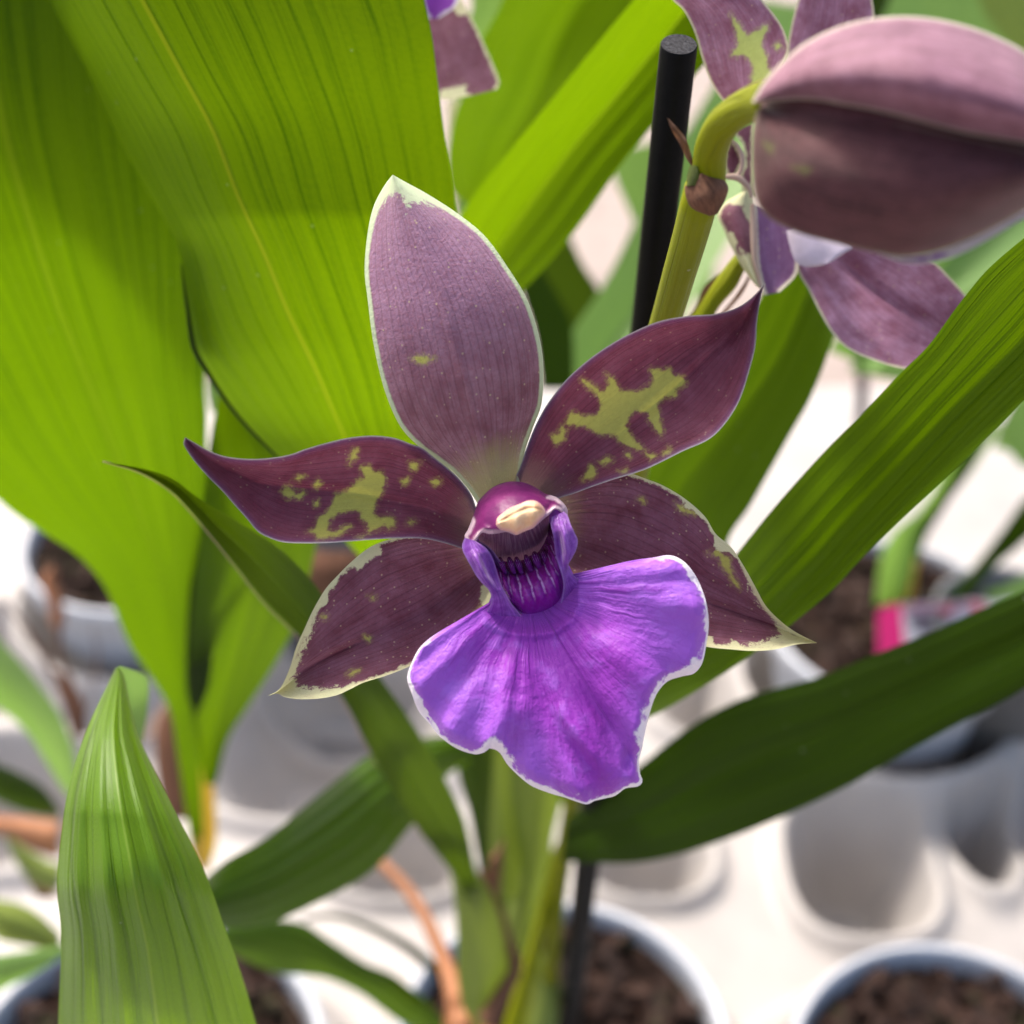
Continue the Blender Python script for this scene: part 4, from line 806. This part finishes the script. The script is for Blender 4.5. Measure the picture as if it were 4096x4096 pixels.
sheet('dry_sheath', j4((985, 1330), (900, 1450), (850, 1590)), j4((990, 1340), (950, 1500), (860, 1600)), M_papery, plantB, [.45, .455], nt=20, ns=10)

# ---- small plant at the far left with dry stalks
plantC = thing('orchid_plant', P3(120, 1560, .55), 'blurred orchid at the left edge with short pale leaves and dry brown stalks', 'orchid', 'orchid plants')
sheet('leaf', pp((-60, 1130), (0, 1207), (42, 1252), (82, 1302), (112, 1345), (136, 1400), (150, 1470)), pp((-60, 1310), (0, 1338), (50, 1382), (82, 1430), (110, 1475), (128, 1500), (140, 1510)), M_leaf_pale, plantC, [.40, .44, .50], nt=40, ns=20, bulge=-.008)
sheet('leaf', j5((-60, 60), (0, 92), (150, 160), (300, 260), (395, 400)), j5((-60, 300), (0, 335), (120, 385), (250, 420), (380, 440)), M_leaf_dark, plantC, [.46, .50], nt=30, ns=16, bulge=-.006)
sheet('leaf', j5((-60, 1330), (0, 1320), (200, 1290), (380, 1265), (480, 1240)), j5((-60, 1600), (0, 1550), (200, 1450), (380, 1340), (480, 1290)), M_leaf_pale, plantC, [.36, .38, .40], nt=30, ns=16, bulge=-.006)
sheet('leaf', j5((-60, 960), (0, 965), (120, 985), (250, 1050), (390, 1180)), j5((-60, 1180), (0, 1230), (150, 1260), (300, 1290), (400, 1280)), M_sheath, plantC, [.46, .47], nt=30, ns=16, bulge=-.01)
sheet('dry_leaf', j5((-60, 420), (60, 430), (200, 440), (380, 460)), j5((-60, 540), (60, 560), (200, 640), (380, 700)), M_orange, plantC, [.50, .50], nt=24, ns=12, bulge=-.006)
sheet('dry_leaf', j5((60, 540), (150, 620), (280, 700), (390, 740)), j5((30, 560), (120, 760), (250, 880), (390, 900)), M_sheath, plantC, [.51, .51], nt=24, ns=12, bulge=-.006)
body('old_sheath', j5((60, 640), (150, 800), (240, 960)), j5((100, 640), (260, 800), (400, 960)), M_dry, plantC, .53, .6)
for pts, r in (((( -30, 700), (60, 800), (180, 950), (300, 1180), (420, 1450), (470, 1600)), .0022), (((300, 520), (355, 700), (350, 900), (355, 1100), (430, 1250), (480, 1500)), .0035), (((585, 960), (570, 1150), (540, 1300), (480, 1500)), .0012), (((240, 1000), (300, 1150), (420, 1260), (470, 1500)), .003), (((555, 860), (560, 1000), (590, 1100), (540, 1250)), .0008)):
    tube('dry_stalk', [(x, y, .56) for x, y in j4(*pts)], [r * .15, r * .3, r * .25, r * .45], M_dry, plantC, n=10)
body('old_sheath', j4((330, 1180), (370, 1350), (430, 1550)), j4((400, 1180), (500, 1350), (520, 1550)), M_dry, plantC, .57, .5)
tube('dry_stalk', [(x, y, .60) for x, y in j4((320, 560), (280, 640), (330, 760), (345, 900))], [.002, .003, .003], M_orange, plantC, n=10)
body('old_sheath', pp((565, 1035), (560, 1080), (580, 1140)), pp((680, 1040), (690, 1080), (650, 1140)), M_dry, plantB, .50, .7)

# ---- ribbed leaf in front at the lower left
plantD = thing('orchid_plant', P3(300, 2250, .26), 'glossy bright green ribbed leaf rising from below in the lower left corner', 'orchid', 'orchid plants')
A = pp((190, 2250), (205, 2080)) + k5((215, 1932), (222, 1750), (226, 1600), (212, 1460), (214, 1350), (230, 1200), (245, 1100), (270, 1000), (300, 900), (340, 800), (388, 700), (428, 618))
A = pp((100, 2250), (108, 2080)) + A[2:]
B = pp((620, 2250), (545, 2080)) + k5((945, 1932), (912, 1820), (870, 1690), (822, 1560), (785, 1450), (742, 1340), (682, 1220), (622, 1100), (562, 980), (512, 870), (482, 760), (458, 650), (440, 620))
sheet('leaf', A, B, M_leaf_fore, plantD, [.225, .205, .188, .178, .172, .174, .182, .195], dA=[.232, .212, .196, .186, .180, .180, .186, .196], dB=[.236, .218, .202, .192, .184, .183, .188, .196], nt=150, ns=130,
      pleat=((.0010, 5, .3), (.0002, 11, 0)), lumps=(.0003, .03, 51))
sheet('leaf', k5((432, 616), (440, 680), (455, 760), (500, 880)), k5((445, 612), (540, 655), (545, 760), (525, 900)), M_leaf_pale, plantD, [.200, .235, .26], nt=24, ns=16)

# ---- plant with the pink label, far right
plantE = thing('orchid_plant', P3(1690, 1180, .70), 'blurred orchid in the pot with the pink label, with an orange sheath at its base', 'orchid', 'orchid plants')
sheet('leaf', j7((1180, -300), (1130, 0), (1010, 200), (860, 330), (790, 450), (760, 600), (740, 820)), j7((1500, -300), (1300, 0), (1150, 180), (1050, 290), (1000, 420), (960, 600), (900, 820)), M_leaf_pale, plantE, [.58, .64, .70], nt=40, ns=20, fold=-.01)
sheet('leaf', j7((1320, -320), (1230, -60), (1100, 170), (1010, 350), (980, 480)), j7((1420, -320), (1310, -60), (1160, 190), (1060, 350), (1000, 500)), M_leaf_dark, plantE, [.56, .60, .66], nt=40, ns=20, fold=-.01)
body('old_sheath', j7((1000, 340), (940, 430), (880, 600), (850, 800)), j7((1030, 340), (1020, 430), (990, 600), (970, 800)), M_yellow, plantE, .69, .6)
body('old_sheath', j7((880, 550), (760, 700), (700, 1000)), j7((920, 550), (900, 700), (880, 1000)), M_dry, plantE, .70, .5)
sheet('leaf', j7((1900, -150), (1750, 50), (1629, 150), (1500, 330), (1350, 520), (1200, 690), (1050, 720)), j7((1950, 100), (1800, 230), (1629, 400), (1500, 510), (1380, 620), (1280, 730), (1100, 750)), M_leaf_dark, plantE, [.55, .60, .68], nt=40, ns=16, fold=-.008)
sheet('leaf', j7((1400, 690), (1560, 640), (1700, 570), (1900, 480)), j7((1420, 760), (1560, 730), (1700, 690), (1900, 640)), M_leaf_pale, plantE, [.62, .60], nt=20, ns=12)
sheet('leaf', pp((1872, 845), (1900, 780), (1960, 690), (2050, 620)), pp((1905, 850), (1932, 880), (1990, 860), (2060, 800)), M_leaf_pale, plantE, [.56, .52], nt=20, ns=12)
tube('stem', [(1628, 640, .62), (1627, 700, .64), (1626, 760, .66), (1624, 800, .68)], [.0028], simple('thin_grey', (.16, .12, .13), .6), plantE, n=10)
# pale leaves of the plants further back, behind the stake and the second flower
plantF = thing('orchid_plant', P3(1300, 900, .62), 'blurred orchid with pale green leaves behind the black stake and the second flower', 'orchid', 'orchid plants')
def fsheet(a, b, mat, d, **k): return sheet('leaf', a, b, mat, plantF, d, nt=40, ns=24, **k)
fsheet(j8((1150, 850), (1190, 990), (1240, 1110), (1300, 1240), (1380, 1400), (1500, 1650)), j8((1700, 700), (1720, 900), (1750, 1100), (1750, 1400), (1700, 1650)), M_leaf_pale, [.54, .56])
fsheet(j8((2000, 0), (1656, 600), (1430, 970), (1290, 1240), (1200, 1430), (1100, 1610), (950, 1830), (850, 2050)), j8((2600, 100), (2300, 600), (2000, 1000), (1800, 1350), (1600, 1700), (1400, 2000), (1200, 2250)), M_leaf_pale, [.50, .47, .45, .43], fold=-.01)
fsheet(j8((600, 1250), (700, 1500), (850, 1750), (950, 1950)), j8((880, 1180), (940, 1310), (1010, 1460), (1100, 1600), (1200, 1800)), M_leaf_deep, [.49, .50])
fsheet(j8((630, 1450), (680, 1650), (740, 1850), (780, 2150)), j8((760, 1450), (880, 1650), (950, 1800), (960, 2150)), M_leaf_dark, [.40, .40])
fsheet(pp((2150, -150), (1980, 100), (1850, 300), (1700, 500), (1560, 660)), pp((2200, 150), (2100, 300), (1980, 420), (1820, 560), (1650, 700)), M_leaf_pale, [.46, .44, .42], fold=-.01)
fsheet(pp((1932, 330), (1800, 440), (1700, 560), (1600, 700)), pp((2050, 420), (1950, 560), (1850, 640), (1700, 720)), M_leaf_pale, [.44, .44])
fsheet(pp((1560, -160), (1560, 40), (1620, 120), (1660, 170)), pp((1800, -160), (1740, 0), (1760, 60), (1700, 160)), M_leaf_pale, [.50, .50])
fsheet(pp((1628, -60), (1630, 0), (1640, 60)), pp((1700, -60), (1675, 10), (1655, 60)), M_leaf_dark, [.42, .42])
fsheet(pp((1700, -150), (1700, 60), (1760, 120), (1800, 200)), pp((2150, -150), (2050, 60), (1960, 160), (1900, 250)), M_leaf_pale, [.55, .55])
fsheet(pp((1840, -20), (1860, 30), (1900, 80), (1960, 140)), pp((1960, -30), (1960, 20), (1990, 60), (2010, 100)), M_sheath, [.52, .52])
fsheet(pp((860, -80), (890, 0), (870, 80), (850, 200)), pp((1010, -80), (960, 30), (920, 90), (890, 160)), M_leaf_pale, [.36, .38])
fsheet(pp((845, 190), (846, 260), (852, 330), (856, 380)), pp((890, 190), (880, 260), (868, 330), (860, 400)), simple('cream_strip', (.66, .62, .30), .6, .1, trans=(.6, .6, .3)), [.36, .36])  # cream sheet filling the pale gap beside the upper leaves
fsheet(pp((850, 330), (860, 400), (880, 440), (900, 470)), pp((960, 330), (960, 380), (940, 430), (920, 460)), M_leaf_pale, [.42, .42])
fsheet(pp((395, 690), (390, 720), (392, 750), (398, 775)), pp((425, 700), (440, 740), (440, 780), (436, 800)), M_leaf_pale, [.34, .34])

# ---- the third flower, at the top edge
plantG = thing('orchid_plant', P3(850, -260, .26), 'third mauve orchid flower hanging in from the top edge beside the broad leaf', 'orchid', 'orchid plants')
sheet('sepal', j8((-20, -200), (20, 0), (50, 130), (85, 300), (105, 430), (128, 545), (260, 545), (380, 530)), j8((240, -200), (340, 0), (385, 80), (432, 170), (480, 280), (520, 370), (548, 450), (535, 492)), M_sepal, plantG, [.226, .224, .222], nt=60, ns=40, lumps=(.0006, .03, 61))['label'] = 'mauve sepal with cream margin'
sheet('lip', j8((60, -200), (100, -60), (130, 30), (155, 105)), j8((440, -200), (350, -60), (300, 40), (215, 102)), M_lip, plantG, [.219, .2195], nt=40, ns=30, lumps=(.0006, .05, 62))
def pl():
    t = thing('plant_label', P3(1660, 1260, .66), 'pink ended clear plastic plant label with red print stuck in the bark', 'label')
    a = np.array(P3(1655, 1250, .655)); lab = simple('label_clear', (.66, .60, .60), .35, .05); pk = simple('label_pink', (.80, .02, .18), .4, .05); rd = simple('label_red', (.55, .05, .08), .5); gy = simple('label_grey', (.15, .10, .12), .5)
    def face(nm, pts, mat, dz):
        Vf = P3([p[0] for p in pts], [p[1] for p in pts], [.655 - dz] * len(pts)); Vb = P3([p[0] for p in pts], [p[1] for p in pts], [.6556 - dz] * len(pts))
        n = len(pts); F = [tuple(range(n)), tuple(range(2 * n - 1, n - 1, -1))] + [(i, (i + 1) % n, n + (i + 1) % n, n + i) for i in range(n)]
        mesh_obj(nm, list(Vf) + list(Vb), F, mat, t, smooth_=False)
    face('label_end', [(1656, 1160), (1662, 1146), (1676, 1142), (1700, 1140), (1712, 1262), (1656, 1262)], pk, 0)
    face('label_strip', [(1700, 1140), (1800, 1134), (1900, 1130), (1960, 1128), (1965, 1250), (1712, 1262)], lab, .0)
    face('label_print', [(1702, 1142), (1850, 1136), (1846, 1150), (1705, 1156)], simple('label_mauve', (.50, .26, .32), .5), .001)
    face('label_print', [(1715, 1160), (1795, 1156), (1792, 1172), (1718, 1176)], gy, .001)
    face('label_print', [(1728, 1180), (1760, 1178), (1756, 1190), (1730, 1192)], gy, .001)
    face('label_print', [(1832, 1140), (1856, 1139), (1862, 1156), (1840, 1158)], rd, .0014)
    face('label_print', [(1770, 1148), (1800, 1147), (1800, 1158), (1780, 1160)], rd, .0014)
pl()
